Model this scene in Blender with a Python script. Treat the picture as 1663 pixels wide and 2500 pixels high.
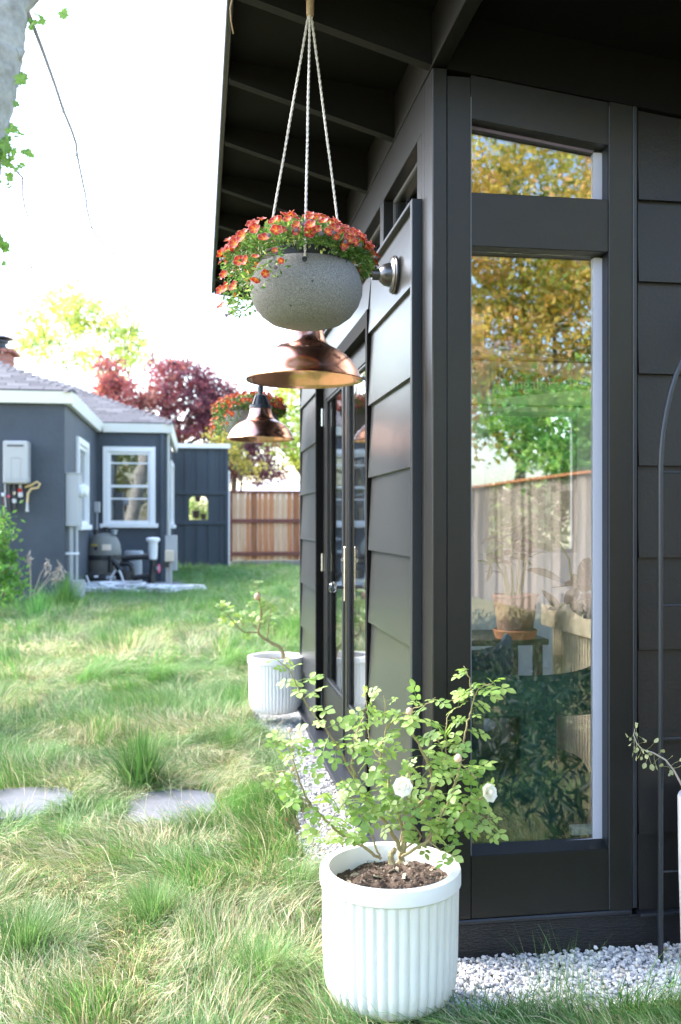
import bpy, math, random
import numpy as np
from mathutils import Vector, Matrix, Quaternion
for o in list(bpy.data.objects): bpy.data.objects.remove(o)
random.seed(7); RNG = np.random.default_rng(11)
S = bpy.context.scene; COL = S.collection; R = math.radians; PI = math.pi
# ------------------------------------------------------------------ camera, sky, sun, exposure
EYE = 1.35; YAW = R(8.55); FOC = 2300.0; SN, CS = math.sin(YAW), math.cos(YAW)
cd = bpy.data.cameras.new('camera'); cam = bpy.data.objects.new('camera', cd); COL.objects.link(cam)
cam.location = (0, 0, EYE); cam.rotation_euler = (R(90), 0, -YAW)
cd.sensor_fit = 'VERTICAL'; cd.sensor_height = 36; cd.sensor_width = 24; cd.lens = FOC/2500*36; cd.shift_y = 0.010
cd.clip_start = .05; cd.clip_end = 600
cd.dof.use_dof = True; cd.dof.focus_distance = 2.85; cd.dof.aperture_fstop = 3.4
S.camera = cam
SUN_AZ, SUN_EL = R(-60), R(43)           # azimuth from +Y towards +X
w = bpy.data.worlds.new('World'); S.world = w; w.use_nodes = True
nt = w.node_tree; bg = nt.nodes['Background']
sky = nt.nodes.new('ShaderNodeTexSky'); sky.sky_type = 'NISHITA'; sky.sun_disc = False
sky.sun_elevation = SUN_EL; sky.sun_rotation = SUN_AZ; sky.dust_density = 2.3; sky.air_density = 1.0; sky.ozone_density = .6
nt.links.new(sky.outputs[0], bg.inputs[0]); bg.inputs[1].default_value = .15
sd = bpy.data.lights.new('sun', 'SUN'); sun = bpy.data.objects.new('sun', sd); COL.objects.link(sun)
sd.energy = 1.4; sd.angle = R(32); sd.color = (1, .97, .93)
dirv = Vector((math.sin(SUN_AZ)*math.cos(SUN_EL), math.cos(SUN_AZ)*math.cos(SUN_EL), math.sin(SUN_EL)))
sun.rotation_euler = dirv.to_track_quat('Z', 'Y').to_euler(); sun.location = dirv*40
S.view_settings.view_transform = 'Standard'; S.view_settings.look = 'None'
S.view_settings.gamma = 1; S.view_settings.exposure = 2.7; S.view_settings.use_curve_mapping = False
S.render.resolution_x, S.render.resolution_y = 681, 1024

# ------------------------------------------------------------------ helpers
def at(px, py, z):                                    # photo pixel + depth -> place in the garden
    l = (px-831.5)/FOC*z
    return Vector((l*CS+z*SN, z*CS-l*SN, EYE+(1275-py)/FOC*z))
def crop(x0, y0, s): return lambda x, y, z: at(x0+x*s, y0+y*s, z)
def wloc(o):
    p = Vector((0, 0, 0))
    while o is not None: p = p+o.location; o = o.parent
    return p
def tag(o, label, cat, group=None, kind=None):
    if label: o['label'] = label
    if cat: o['category'] = cat
    if group: o['group'] = group
    if kind: o['kind'] = kind
    return o
def thing(name, label, cat, loc=(0, 0, 0), group=None):
    o = bpy.data.objects.new(name, None); COL.objects.link(o); o.location = loc; o.empty_display_size = .1
    return tag(o, label, cat, group)
def place(name, me, parent=None, loc=(0, 0, 0), quat=None, scale=1.0):
    o = bpy.data.objects.new(name, me); COL.objects.link(o)
    if parent is not None: o.parent = parent
    M = Matrix.Translation(Vector(loc)-(wloc(parent) if parent is not None else Vector((0, 0, 0))))
    if quat is not None: M = M @ quat.to_matrix().to_4x4()
    sc = scale if hasattr(scale, '__len__') else (scale,)*3
    o.matrix_basis = M @ Matrix.Diagonal((*sc, 1))
    return o
def np_mesh(name, V, F, mat, colors=None, smooth=False):
    V = np.asarray(V, np.float32).reshape(-1, 3); F = np.asarray(F, np.int32)
    me = bpy.data.meshes.new(name); k = F.shape[1]; n = F.shape[0]
    me.vertices.add(len(V)); me.loops.add(n*k); me.polygons.add(n)
    me.vertices.foreach_set('co', V.ravel()); me.loops.foreach_set('vertex_index', F.ravel())
    me.polygons.foreach_set('loop_start', np.arange(0, n*k, k, dtype=np.int32))
    me.polygons.foreach_set('use_smooth', np.full(n, smooth, bool))
    me.update(calc_edges=True)
    if colors is not None:
        a = me.color_attributes.new('col', 'FLOAT_COLOR', 'POINT'); c = np.ones((len(V), 4), np.float32); c[:, :3] = colors
        a.data.foreach_set('color', c.ravel())
    me.materials.append(mat); return me
class MB:
    def __init__(s): s.v = []; s.f = []; s.c = []; s.cc = (1, 1, 1)
    def col(s, c): s.cc = c; return s
    def add(s, vs, fs):
        b = len(s.v); s.v += [tuple(q) for q in vs]; s.f += [tuple(i+b for i in q) for q in fs]; s.c += [s.cc]*len(vs); return s
    def box(s, a, b, ch=0.0):
        x0, x1 = sorted((a[0], b[0])); y0, y1 = sorted((a[1], b[1])); z0, z1 = sorted((a[2], b[2]))
        ch = min(ch, (x1-x0)*.45, (y1-y0)*.45, (z1-z0)*.45)
        if ch <= 0:
            vs = [(x, y, z) for x in (x0, x1) for y in (y0, y1) for z in (z0, z1)]
            return s.add(vs, [(0, 1, 3, 2), (4, 6, 7, 5), (0, 4, 5, 1), (2, 3, 7, 6), (0, 2, 6, 4), (1, 5, 7, 3)])
        vs = []; idx = {}
        for ix in (0, 1):
            for iy in (0, 1):
                for iz in (0, 1):
                    P = [(x0, x1)[ix], (y0, y1)[iy], (z0, z1)[iz]]; sg = [1-2*ix, 1-2*iy, 1-2*iz]
                    for ax in range(3):
                        q = [P[i]+(0 if i == ax else sg[i]*ch) for i in range(3)]
                        idx[(ix, iy, iz, ax)] = len(vs); vs.append(q)
        fs = []; g = idx
        for ax in range(3):
            o1, o2 = [i for i in range(3) if i != ax]
            for e in (0, 1):
                q = []
                for u, w_ in ((0, 0), (1, 0), (1, 1), (0, 1)):
                    t = [0, 0, 0]; t[ax] = e; t[o1] = u; t[o2] = w_; q.append(g[(*t, ax)])
                fs.append(q)
            for u in (0, 1):
                for w_ in (0, 1):
                    t0 = [0, 0, 0]; t0[o1] = u; t0[o2] = w_; t1 = list(t0); t1[ax] = 1
                    fs.append([g[(*t0, o1)], g[(*t1, o1)], g[(*t1, o2)], g[(*t0, o2)]])
        for ix in (0, 1):
            for iy in (0, 1):
                for iz in (0, 1): fs.append([g[(ix, iy, iz, a_)] for a_ in range(3)])
        return s.add(vs, fs)
    def hexa(s, low, high):                           # two quads (4 points each) joined
        return s.add(list(low)+list(high), [(0, 3, 2, 1), (4, 5, 6, 7), (0, 1, 5, 4), (1, 2, 6, 5), (2, 3, 7, 6), (3, 0, 4, 7)])
    def poly(s, pts, d):                              # flat polygon extruded by vector d
        n = len(pts); d = Vector(d); a = [Vector(p) for p in pts]
        return s.add(a+[p+d for p in a], [tuple(range(n))[::-1], tuple(range(n, 2*n))]+[(i, (i+1) % n, n+(i+1) % n, n+i) for i in range(n)])
    def tube(s, pts, rad, seg=8, cap=True):
        P = [Vector(p) for p in pts]; n = len(P)
        if not hasattr(rad, '__len__'): rad = [rad]*n
        up = None; vs = []; fs = []
        for i in range(n):
            t = (P[min(i+1, n-1)]-P[max(i-1, 0)])
            t = t.normalized() if t.length > 1e-9 else Vector((0, 0, 1))
            if up is None: up = t.orthogonal().normalized()
            up = (up-t*up.dot(t)); up = up.normalized() if up.length > 1e-6 else t.orthogonal().normalized()
            b = t.cross(up)
            for k in range(seg):
                a = 2*PI*k/seg; vs.append(P[i]+(up*math.cos(a)+b*math.sin(a))*rad[i])
        for i in range(n-1):
            for k in range(seg):
                k2 = (k+1) % seg; fs.append((i*seg+k, i*seg+k2, (i+1)*seg+k2, (i+1)*seg+k))
        if cap: fs.append(tuple(range(seg))[::-1]); fs.append(tuple((n-1)*seg+k for k in range(seg)))
        return s.add(vs, fs)
    def lathe(s, prof, c=(0, 0, 0), seg=32, axis=None, rf=None):
        c = Vector(c); q = Quaternion() if axis is None else Vector((0, 0, 1)).rotation_difference(Vector(axis).normalized())
        vs = []; fs = []
        for r, z in prof:
            for k in range(seg):
                a = 2*PI*k/seg; rr = r if rf is None else rf(r, z, a)
                vs.append(c+q @ Vector((rr*math.cos(a), rr*math.sin(a), z)))
        for i in range(len(prof)-1):
            for k in range(seg):
                k2 = (k+1) % seg; fs.append((i*seg+k, i*seg+k2, (i+1)*seg+k2, (i+1)*seg+k))
        if prof[0][0] > 1e-6: fs.append(tuple(range(seg))[::-1])
        if prof[-1][0] > 1e-6: fs.append(tuple((len(prof)-1)*seg+k for k in range(seg)))
        return s.add(vs, fs)
    def mesh(s, name, mat, smooth=False, off=Vector((0, 0, 0))):
        me = bpy.data.meshes.new(name); me.from_pydata([(x-off[0], y-off[1], z-off[2]) for x, y, z in s.v], [], s.f)
        if smooth: me.polygons.foreach_set('use_smooth', [True]*len(s.f)); 
        if any(c != (1, 1, 1) for c in s.c):
            a = me.color_attributes.new('col', 'FLOAT_COLOR', 'POINT')
            a.data.foreach_set('color', [q for c in s.c for q in (*c, 1)])
        me.materials.append(mat); me.update()
        if smooth: me.set_sharp_from_angle(angle=R(38))
        return me
    def build(s, name, mat, parent=None, smooth=False):
        off = wloc(parent) if parent is not None else Vector((0, 0, 0))
        o = bpy.data.objects.new(name, s.mesh(name, mat, smooth, off)); COL.objects.link(o)
        if parent is not None: o.parent = parent
        return o
def box(name, a, b, mat, parent=None, ch=0.0): return MB().box(a, b, ch).build(name, mat, parent)
def dup(o, parent=None):
    c = o.copy(); COL.objects.link(c); c.parent = parent
    for ch in list(o.children): dup(ch, c)
    return c
_tabs = {}
def vn(x, y, s, seed=0):                              # smooth value noise 0..1
    if seed not in _tabs: _tabs[seed] = np.random.default_rng(seed+100).random((256, 256))
    T = _tabs[seed]; x = np.asarray(x, float)/s; y = np.asarray(y, float)/s
    i = np.floor(x).astype(int); j = np.floor(y).astype(int); u = x-i; v = y-j; u = u*u*(3-2*u); v = v*v*(3-2*v)
    g = lambda a, b: T[a % 256, b % 256]
    return (g(i, j)*(1-u)+g(i+1, j)*u)*(1-v)+(g(i, j+1)*(1-u)+g(i+1, j+1)*u)*v
def sst(x, a, b): t = np.clip((np.asarray(x, float)-a)/(b-a), 0, 1); return t*t*(3-2*t)

# ------------------------------------------------------------------ materials
def mat(name, col=(.5, .5, .5), rough=.6, metal=0, spec=.5, var=.0, vscale=8, bump=0, bscale=60, attr=False, transl=0, stretch=None, detail=4, col2=None, coat=0, tb=1.7):
    m = bpy.data.materials.new(name); m.use_nodes = True; t = m.node_tree; N = t.nodes; L = t.links; b = N['Principled BSDF']
    b.inputs['Roughness'].default_value = rough; b.inputs['Metallic'].default_value = metal; b.inputs['Specular IOR Level'].default_value = spec
    if coat: b.inputs['Coat Weight'].default_value = coat; b.inputs['Coat Roughness'].default_value = .15
    tc = N.new('ShaderNodeTexCoord'); vec = tc.outputs['Object']
    if stretch:
        mp = N.new('ShaderNodeMapping'); mp.inputs['Scale'].default_value = stretch; L.new(vec, mp.inputs[0]); vec = mp.outputs[0]
    src = None
    if attr:
        a = N.new('ShaderNodeVertexColor'); a.layer_name = 'col'; src = a.outputs[0]
    if var or col2:
        n = N.new('ShaderNodeTexNoise'); n.inputs['Scale'].default_value = vscale; n.inputs['Detail'].default_value = detail; n.inputs['Roughness'].default_value = .65; L.new(vec, n.inputs['Vector'])
        rmp = N.new('ShaderNodeMapRange'); rmp.inputs[1].default_value = .3; rmp.inputs[2].default_value = .7; L.new(n.outputs[0], rmp.inputs[0])
        if col2:
            mx = N.new('ShaderNodeMix'); mx.data_type = 'RGBA'; L.new(rmp.outputs[0], mx.inputs[0]); mx.inputs[6].default_value = (*col, 1); mx.inputs[7].default_value = (*col2, 1); src = mx.outputs[2]
        else:
            r2 = N.new('ShaderNodeMapRange'); r2.inputs[3].default_value = 1-var; r2.inputs[4].default_value = 1+var; L.new(rmp.outputs[0], r2.inputs[0])
            mx = N.new('ShaderNodeMix'); mx.data_type = 'RGBA'; mx.blend_type = 'MULTIPLY'; mx.inputs[0].default_value = 1
            if src is not None: L.new(src, mx.inputs[6])
            else: mx.inputs[6].default_value = (*col, 1)
            cmb = N.new('ShaderNodeCombineColor'); [L.new(r2.outputs[0], cmb.inputs[i]) for i in range(3)]; L.new(cmb.outputs[0], mx.inputs[7]); src = mx.outputs[2]
    if src is not None: L.new(src, b.inputs['Base Color'])
    else: b.inputs['Base Color'].default_value = (*col, 1)
    if bump:
        n2 = N.new('ShaderNodeTexNoise'); n2.inputs['Scale'].default_value = bscale; n2.inputs['Detail'].default_value = 5; L.new(vec, n2.inputs['Vector'])
        bp = N.new('ShaderNodeBump'); bp.inputs['Strength'].default_value = bump; bp.inputs['Distance'].default_value = .01; L.new(n2.outputs[0], bp.inputs['Height']); L.new(bp.outputs[0], b.inputs['Normal'])
    if transl:
        tr = N.new('ShaderNodeBsdfTranslucent'); mxs = N.new('ShaderNodeMixShader'); mxs.inputs[0].default_value = transl
        if src is not None:
            br = N.new('ShaderNodeMix'); br.data_type = 'RGBA'; br.blend_type = 'MULTIPLY'; br.inputs[0].default_value = 1; L.new(src, br.inputs[6]); br.inputs[7].default_value = (tb, tb, tb*(.9 if name == 'grass' else .7), 1); L.new(br.outputs[2], tr.inputs[0])
        else: tr.inputs[0].default_value = (min(1, col[0]*tb), min(1, col[1]*tb), col[2]*tb*.7, 1)
        L.new(b.outputs[0], mxs.inputs[1]); L.new(tr.outputs[0], mxs.inputs[2]); L.new(mxs.outputs[0], N['Material Output'].inputs[0])
    return m
def glass_mat(name, f0, tint=(1, 1, 1), rough=0.0, wav=0.0):
    m = bpy.data.materials.new(name); m.use_nodes = True; t = m.node_tree; N = t.nodes; L = t.links; N.remove(N['Principled BSDF'])
    tr = N.new('ShaderNodeBsdfTransparent'); tr.inputs[0].default_value = (*tint, 1)
    gl = N.new('ShaderNodeBsdfGlossy'); gl.inputs['Roughness'].default_value = rough
    lw = N.new('ShaderNodeLayerWeight'); lw.inputs[0].default_value = .5
    pw = N.new('ShaderNodeMath'); pw.operation = 'POWER'; pw.inputs[1].default_value = 4.0; L.new(lw.outputs['Facing'], pw.inputs[0])
    mr = N.new('ShaderNodeMapRange'); mr.inputs[3].default_value = f0; mr.inputs[4].default_value = 1; L.new(pw.outputs[0], mr.inputs[0])
    ms = N.new('ShaderNodeMixShader'); L.new(mr.outputs[0], ms.inputs[0]); L.new(tr.outputs[0], ms.inputs[1]); L.new(gl.outputs[0], ms.inputs[2]); L.new(ms.outputs[0], N['Material Output'].inputs[0])
    if wav:
        tc = N.new('ShaderNodeTexCoord'); n = N.new('ShaderNodeTexNoise'); n.inputs['Scale'].default_value = 3.5; n.inputs['Detail'].default_value = 1; L.new(tc.outputs['Object'], n.inputs['Vector'])
        bp = N.new('ShaderNodeBump'); bp.inputs['Strength'].default_value = wav; bp.inputs['Distance'].default_value = .01; L.new(n.outputs[0], bp.inputs['Height']); L.new(bp.outputs[0], gl.inputs['Normal'])
    return m
M = {}
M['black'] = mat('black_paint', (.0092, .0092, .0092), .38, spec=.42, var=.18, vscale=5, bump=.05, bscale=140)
M['siding'] = mat('black_siding', (.0125, .0124, .0123), .31, spec=.9, var=.15, vscale=4, bump=.03, bscale=90, stretch=(6, 1, 1))
M['sidingB'] = mat('black_siding_front', (.0095, .0093, .0091), .45, spec=.42, var=.15, vscale=4, bump=.10, bscale=90, stretch=(1, 6, 1))
M['siding'].node_tree.nodes['Principled BSDF'].inputs['Sheen Weight'].default_value = .12
M['siding'].node_tree.nodes['Principled BSDF'].inputs['Sheen Roughness'].default_value = .3
M['trimblue'] = mat('slate_trim', (.016, .019, .025), .38, bump=.03)
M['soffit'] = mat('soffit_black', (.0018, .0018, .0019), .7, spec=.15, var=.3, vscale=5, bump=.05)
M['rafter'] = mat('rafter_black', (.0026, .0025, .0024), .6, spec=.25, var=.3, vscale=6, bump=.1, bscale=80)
M['found'] = mat('foundation_black', (.012, .012, .0135), .55, var=.35, vscale=9, bump=.5, bscale=60, stretch=(1, 1, 4))
M['glass'] = glass_mat('window_glass', .22, (.95, .97, .96), 0, .03)
M['doorglass'] = glass_mat('door_glass', .10, (.95, .97, .97), 0, .05)
M['houseglass'] = glass_mat('house_glass', .25, (.55, .6, .62), 0.02, .1)
M['clear'] = glass_mat('clear_glass', .06, (.97, .98, .98), .02)
M['bead_sky_tint'] = mat('glazing_bead', (.52, .52, .62), .4)  # pale lilac stands in for sky reflected off a dark bead
M['caulk'] = mat('caulk', (.11, .115, .13), .5)
M['copper'] = mat('copper', (.76, .42, .31), .20, 1, var=.05, vscale=12)
M['iron'] = mat('dark_bronze', (.035, .040, .048), .33, .35, bump=.03)
M['pewter'] = mat('pewter', (.12, .12, .125), .32, .9)
M['nickel'] = mat('satin_nickel', (.62, .60, .57), .25, 1)
M['white_pot'] = mat('white_pot', (.80, .80, .79), .62, col2=(.75, .74, .72), vscale=5, detail=8, bump=.08, bscale=90)
M['rope'] = mat('rope', (.55, .53, .49), .9, var=.35, vscale=300, bump=.6, bscale=260)
M['twine'] = mat('twine', (.36, .27, .18), .9, var=.3, vscale=200)
M['soil'] = mat('soil', (.075, .05, .036), .95, var=.6, vscale=60, bump=.8, bscale=80)
M['chips'] = mat('bark_chips', attr=True, rough=.9)
M['stem'] = mat('rose_stem', (.33, .30, .13), .7, var=.35, vscale=40, col2=(.24, .17, .10))
M['greenstem'] = mat('green_stem', (.20, .26, .08), .6)
M['roseleaf'] = mat('rose_leaf', (.17, .28, .07), .42, var=.22, vscale=25, transl=.42, tb=1.8)
M['roseleaf2'] = mat('rose_leaf_young', (.26, .36, .11), .45, var=.2, vscale=25, transl=.42, tb=1.6)
M['petal'] = mat('rose_petal', (.90, .87, .80), .6, transl=.25, tb=1.1)
M['heart'] = mat('rose_heart', (.88, .76, .58), .6)
M['bud'] = mat('rose_bud', (.78, .55, .42), .6, transl=.15, tb=1.1)
M['flower'] = mat('calibrachoa', attr=True, rough=.55, transl=.2, tb=1.15)
M['foliage'] = mat('foliage', attr=True, rough=.45, transl=.32)
M['leafy'] = mat('tree_leaves', attr=True, rough=.5, transl=.45, tb=1.7)
M['grass'] = mat('grass', attr=True, rough=.55, transl=.35, tb=1.5, spec=.35)
M['gravel'] = mat('gravel', attr=True, rough=.7, var=.15, vscale=120)
M['bark'] = mat('pale_bark', (.42, .42, .40), .85, col2=(.20, .19, .17), vscale=9, bump=.6, bscale=25, detail=7)
M['bark2'] = mat('brown_bark', (.10, .075, .055), .9, var=.3, vscale=8, bump=.6, bscale=20)
M['twig'] = mat('twig', (.24, .21, .18), .85)
M['dry'] = mat('dry_stalk', (.40, .34, .29), .9, var=.2, vscale=30)
M['slate'] = mat('slate', (.15, .157, .178), .7, var=.12, vscale=6, bump=.35, bscale=18)
M['stucco'] = mat('slate_stucco', (.050, .062, .080), .65, var=.16, vscale=2.2, bump=.55, bscale=16, detail=6)
M['housewhite'] = mat('white_trim', (.80, .80, .80), .5)
M['gutter'] = mat('gutter_white', (.80, .79, .75), .5)
M['shingle'] = mat('shingle', (.085, .085, .10), .9, var=.3, vscale=5, bump=.3, bscale=60)
M['shingleattr'] = mat('shingle_tabs', attr=True, rough=.9, var=.15, vscale=30, bump=.3, bscale=120)
M['brick'] = mat('brick', (.42, .17, .12), .85, var=.25, vscale=3, bump=.3, bscale=40)
M['mortar'] = mat('mortar', (.45, .40, .36), .9)
M['gate'] = mat('slate_boards', (.036, .049, .066), .6, var=.2, vscale=5, bump=.1, bscale=60, stretch=(1, 1, .1))
M['redwood'] = [mat('redwood_board', c, .8, col2=c2, vscale=5, bump=.25, bscale=60, stretch=(3, 3, .35), detail=6) for c, c2 in
    (((.54, .27, .13), (.38, .125, .05)), ((.58, .42, .29), (.48, .26, .14)), ((.36, .15, .07), (.22, .075, .03)), ((.62, .50, .38), (.52, .34, .21)))]
M['redrail'] = mat('redwood_rail', (.16, .055, .042), .8, var=.25, vscale=6)
M['greywood'] = mat('weathered_board', (.24, .205, .18), .85, var=.3, vscale=5, bump=.3, stretch=(3, 3, .3))
M['concrete'] = mat('concrete', (.19, .187, .18), .85, var=.15, vscale=6, bump=.3, bscale=40)
M['tank'] = mat('tank_olive', (.19, .19, .165), .55, var=.1, vscale=5)
M['tankdark'] = mat('tank_dark', (.035, .036, .036), .5)
M['pvcblack'] = mat('pvc_black', (.018, .019, .022), .35)
M['pvcwhite'] = mat('pvc_white', (.75, .77, .80), .4)
M['greyplast'] = mat('grey_plastic', (.33, .36, .38), .5)
M['heater'] = mat('heater_enamel', (.42, .42, .42), .4)
M['boxgrey'] = mat('painted_metal', (.37, .38, .39), .5)
M['steelpost'] = mat('galvanised', (.42, .43, .43), .5, .3)
M['red'] = mat('red_plastic', (.55, .03, .03), .4)
M['pink'] = mat('pink_tag', (.7, .12, .2), .5)
M['brassy'] = mat('yellow_hose', (.62, .46, .22), .5)
M['hose'] = mat('grey_hose', (.62, .63, .65), .5)
M['label'] = mat('sticker', (.62, .52, .40), .6)
M['yellow'] = mat('yellow_label', (.6, .45, .06), .6)
M['inwall'] = mat('interior_wall', (.78, .75, .78), .8)
M['infloor'] = mat('interior_floor', (.075, .055, .042), .5, var=.2, vscale=4)
M['terra'] = mat('terracotta', (.34, .17, .11), .8, col2=(.24, .14, .11), vscale=6)
M['terra2'] = mat('terracotta_saucer', (.48, .19, .09), .7)
M['darkwood'] = mat('dark_wood', (.05, .035, .025), .5)
M['bamboo'] = mat('pale_slat_wood', (.78, .62, .44), .6, var=.15, vscale=10)
M['velvet'] = mat('teal_velvet', (.012, .060, .052), .85, var=.35, vscale=9)
M['navy'] = mat('navy_velvet', (.015, .030, .075), .85)
M['darkleaf'] = mat('house_plant_leaf', (.022, .045, .014), .35, transl=.25)
M['greenleaf'] = mat('house_plant_leaf_light', (.10, .20, .04), .35, transl=.35)
M['pennant'] = mat('pennant_felt', (.05, .05, .045), .9)
M['paper'] = mat('mat_board', (.82, .83, .82), .8)
M['shell'] = mat('neighbour_roof', (.62, .64, .68), .8)
def stone_mat():
    m = mat('planter_stone', (.30, .30, .295), .75, bump=.25, bscale=120); t = m.node_tree; N = t.nodes; L = t.links; b = N['Principled BSDF']
    tc = N.new('ShaderNodeTexCoord')
    n = N.new('ShaderNodeTexNoise'); n.inputs['Scale'].default_value = 420; n.inputs['Detail'].default_value = 2; L.new(tc.outputs['Object'], n.inputs['Vector'])
    cr = N.new('ShaderNodeValToRGB'); cr.color_ramp.elements[0].position = .36; cr.color_ramp.elements[0].color = (.085, .087, .09, 1); cr.color_ramp.elements[1].position = .64; cr.color_ramp.elements[1].color = (.25, .25, .25, 1); L.new(n.outputs[0], cr.inputs[0])
    vo = N.new('ShaderNodeTexVoronoi'); vo.inputs['Scale'].default_value = 34; L.new(tc.outputs['Object'], vo.inputs['Vector'])
    c2 = N.new('ShaderNodeMapRange'); c2.inputs[1].default_value = .09; c2.inputs[2].default_value = .15; L.new(vo.outputs['Distance'], c2.inputs[0])
    vo2 = N.new('ShaderNodeSeparateColor'); L.new(vo.outputs['Color'], vo2.inputs[0])
    gt = N.new('ShaderNodeMath'); gt.operation = 'LESS_THAN'; gt.inputs[1].default_value = .40; L.new(vo2.outputs[0], gt.inputs[0])
    mxx = N.new('ShaderNodeMath'); mxx.operation = 'MAXIMUM'; L.new(c2.outputs[0], mxx.inputs[0]); L.new(gt.outputs[0], mxx.inputs[1])
    mx = N.new('ShaderNodeMix'); mx.data_type = 'RGBA'; L.new(mxx.outputs[0], mx.inputs[0]); mx.inputs[6].default_value = (.04, .04, .04, 1); L.new(cr.outputs[0], mx.inputs[7]); L.new(mx.outputs[2], b.inputs['Base Color'])
    return m
M['stone'] = stone_mat()
def ground_mat():
    m = mat('lawn_soil', (.12, .14, .05), .95, col2=(.30, .25, .13), vscale=2.2, bump=.6, bscale=30); return m
M['ground'] = ground_mat()

# ------------------------------------------------------------------ ground
def gravel_mask(x, y):
    x = np.asarray(x, float); y = np.asarray(y, float)
    wob = (vn(x*3, y*3, .5, 5)-.5)*.14
    ex = .415+.05*sst(y, 3.2, 4.6)-.14*sst(y, 5.7, 6.2)
    a = sst(x-ex+wob, -.035, .035)*sst(y, 2.5, 2.62)*(1-sst(y, 6.5, 6.8))
    b = sst(x, .60, .70)*sst(y-2.40+wob*.7, -.03, .03)*(1-sst(y, 6.5, 6.8))
    return np.maximum(a, b)
def gz(x, y):
    x = np.asarray(x, float); y = np.asarray(y, float)
    h = .055+.245*sst(y, 5, 12.5)+.03*(vn(x, y, .55, 1)-.5)*(1-sst(y, 14, 20))
    g = gravel_mask(x, y); return h*(1-g)+.008*g
def sheet():
    xs = np.concatenate([[-160, -80, -40, -20, -12], np.arange(-8, 5.01, .12), [7, 10, 16, 30, 60, 160]])
    ys = np.concatenate([[-160, -60, -30, -15, -8, -4, -2, 0], np.arange(1, 10.01, .1), np.arange(10.5, 26, .7), [30, 40, 60, 100, 250]])
    xs = np.unique(np.concatenate([xs, np.arange(.2, .9, .03)])); X, Y = np.meshgrid(xs, ys); Z = gz(X, Y)
    ny, nx = X.shape; i = np.arange(ny*nx).reshape(ny, nx)
    F = np.stack([i[:-1, :-1], i[:-1, 1:], i[1:, 1:], i[1:, :-1]], -1).reshape(-1, 4)
    return place('ground', np_mesh('ground', np.stack([X, Y, Z], -1), F, M['ground'], smooth=True))
tag(sheet(), None, None, kind='structure')

# ------------------------------------------------------------------ studio
CX, CY = .695, 2.763                     # outside corner of the studio
SX = CX-.027                             # face of the side siding
END = 6.24; FARX = 4.5
roofz = lambda x: 2.894-.126*(x-CX)      # underside of the roof deck
walltop = lambda x: 2.722-.122*(x-CX)
studio = thing('garden_studio', 'black garden studio with lapped siding, glass doors and deep eaves', 'studio', (CX, CY, 0))
G = M['black']
# front wall (faces the camera)
p = box('corner_board', (CX, CY, .145), (CX+.046, CY+.1, 2.72), G, studio, .003)
p = box('corner_board', (CX+.046, CY+.003, .145), (.816, CY+.1, 2.70), G, studio, .002)
WX0, WX1 = .816, 1.259
MB().poly([(WX0+.001, CY+.006, 2.577), (WX1-.001, CY+.006, 2.521), (WX1-.001, CY+.006, walltop(WX1)), (WX0+.001, CY+.006, walltop(WX0))], (0, .09, 0)).build('head_panel', G, studio)
box('mid_rail', (WX0+.001, CY+.006, 2.189), (WX1-.001, CY+.096, 2.352), G, studio, .002)
box('bottom_panel', (WX0+.001, CY+.006, .145), (WX1-.001, CY+.096, .336), G, studio, .002)
MB().poly([(WX1, CY, .145), (1.333, CY, .145), (1.333, CY, walltop(1.333)), (WX1, CY, walltop(WX1))], (0, .1, 0)).build('side_casing', G, studio)
for x in (WX0, WX1): box('caulk_line', (x-.0012, CY+.0015, .34 if x == WX0 else .15), (x+.0012, CY+.004, 2.64), M['caulk'], studio)
box('edge_flashing', (1.334, CY-.004, .15), (1.3475, CY+.09, walltop(1.34)), M['trimblue'], studio, .002)
box('edge_flashing', (1.3475, CY+.004, .15), (1.354, CY+.09, walltop(1.35)), M['soffit'], studio)
def window_unit(x0, x1, zb, zl, zr, tall):
    wn = MB().poly([(x0, CY+.058, zb), (x1, CY+.058, zb), (x1, CY+.058, zr), (x0, CY+.058, zl)], (0, .005, 0)).build('window', M['glass'], studio)
    b = .031
    MB().poly([(x1-b, CY+.052, zb+.002), (x1-.001, CY+.052, zb+.002), (x1-.001, CY+.052, zr-.006), (x1-b, CY+.052, zr-.006)], (0, .0055, 0)).build('glazing_bead', M['bead_sky_tint'], wn)  # right strip, sky reflection put into its colour
    if tall:
        MB().poly([(x0+.001, CY+.052, zb+.002), (x1-b, CY+.052, zb+.002), (x1-b, CY+.052, zb+.017), (x0+.001, CY+.052, zb+.012)], (0, .0055, 0)).build('glazing_bead', M['bead_sky_tint'], wn)  # bottom strip, same painted sky reflection
        MB().hexa([(x0, CY+.006, zb-.001), (x1, CY+.006, zb-.001), (x1, CY+.06, zb-.001), (x0, CY+.06, zb-.001)], [(x0, CY+.006, zb), (x1, CY+.006, zb), (x1, CY+.058, zb+.018), (x0, CY+.058, zb+.018)]).build('sill', G, wn)
        box('corner_clip', (1.165, CY+.066, zb+.022), (1.238, CY+.10, zb+.05), M['boxgrey'], wn, .004)
    else:
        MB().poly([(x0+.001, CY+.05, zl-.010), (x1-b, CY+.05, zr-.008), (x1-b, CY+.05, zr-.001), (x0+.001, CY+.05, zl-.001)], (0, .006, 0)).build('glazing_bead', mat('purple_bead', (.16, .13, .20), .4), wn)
    MB().box((x0+.0015, CY+.0645, zb), (x0+.02, CY+.095, zl)).box((x1-.02, CY+.0645, zb), (x1-.0015, CY+.095, zr)).build('inner_frame', M['inwall'], wn)
window_unit(WX0, WX1, .337, 2.188, 2.188, True)
window_unit(WX0, WX1, 2.353, 2.576, 2.520, False)
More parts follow.
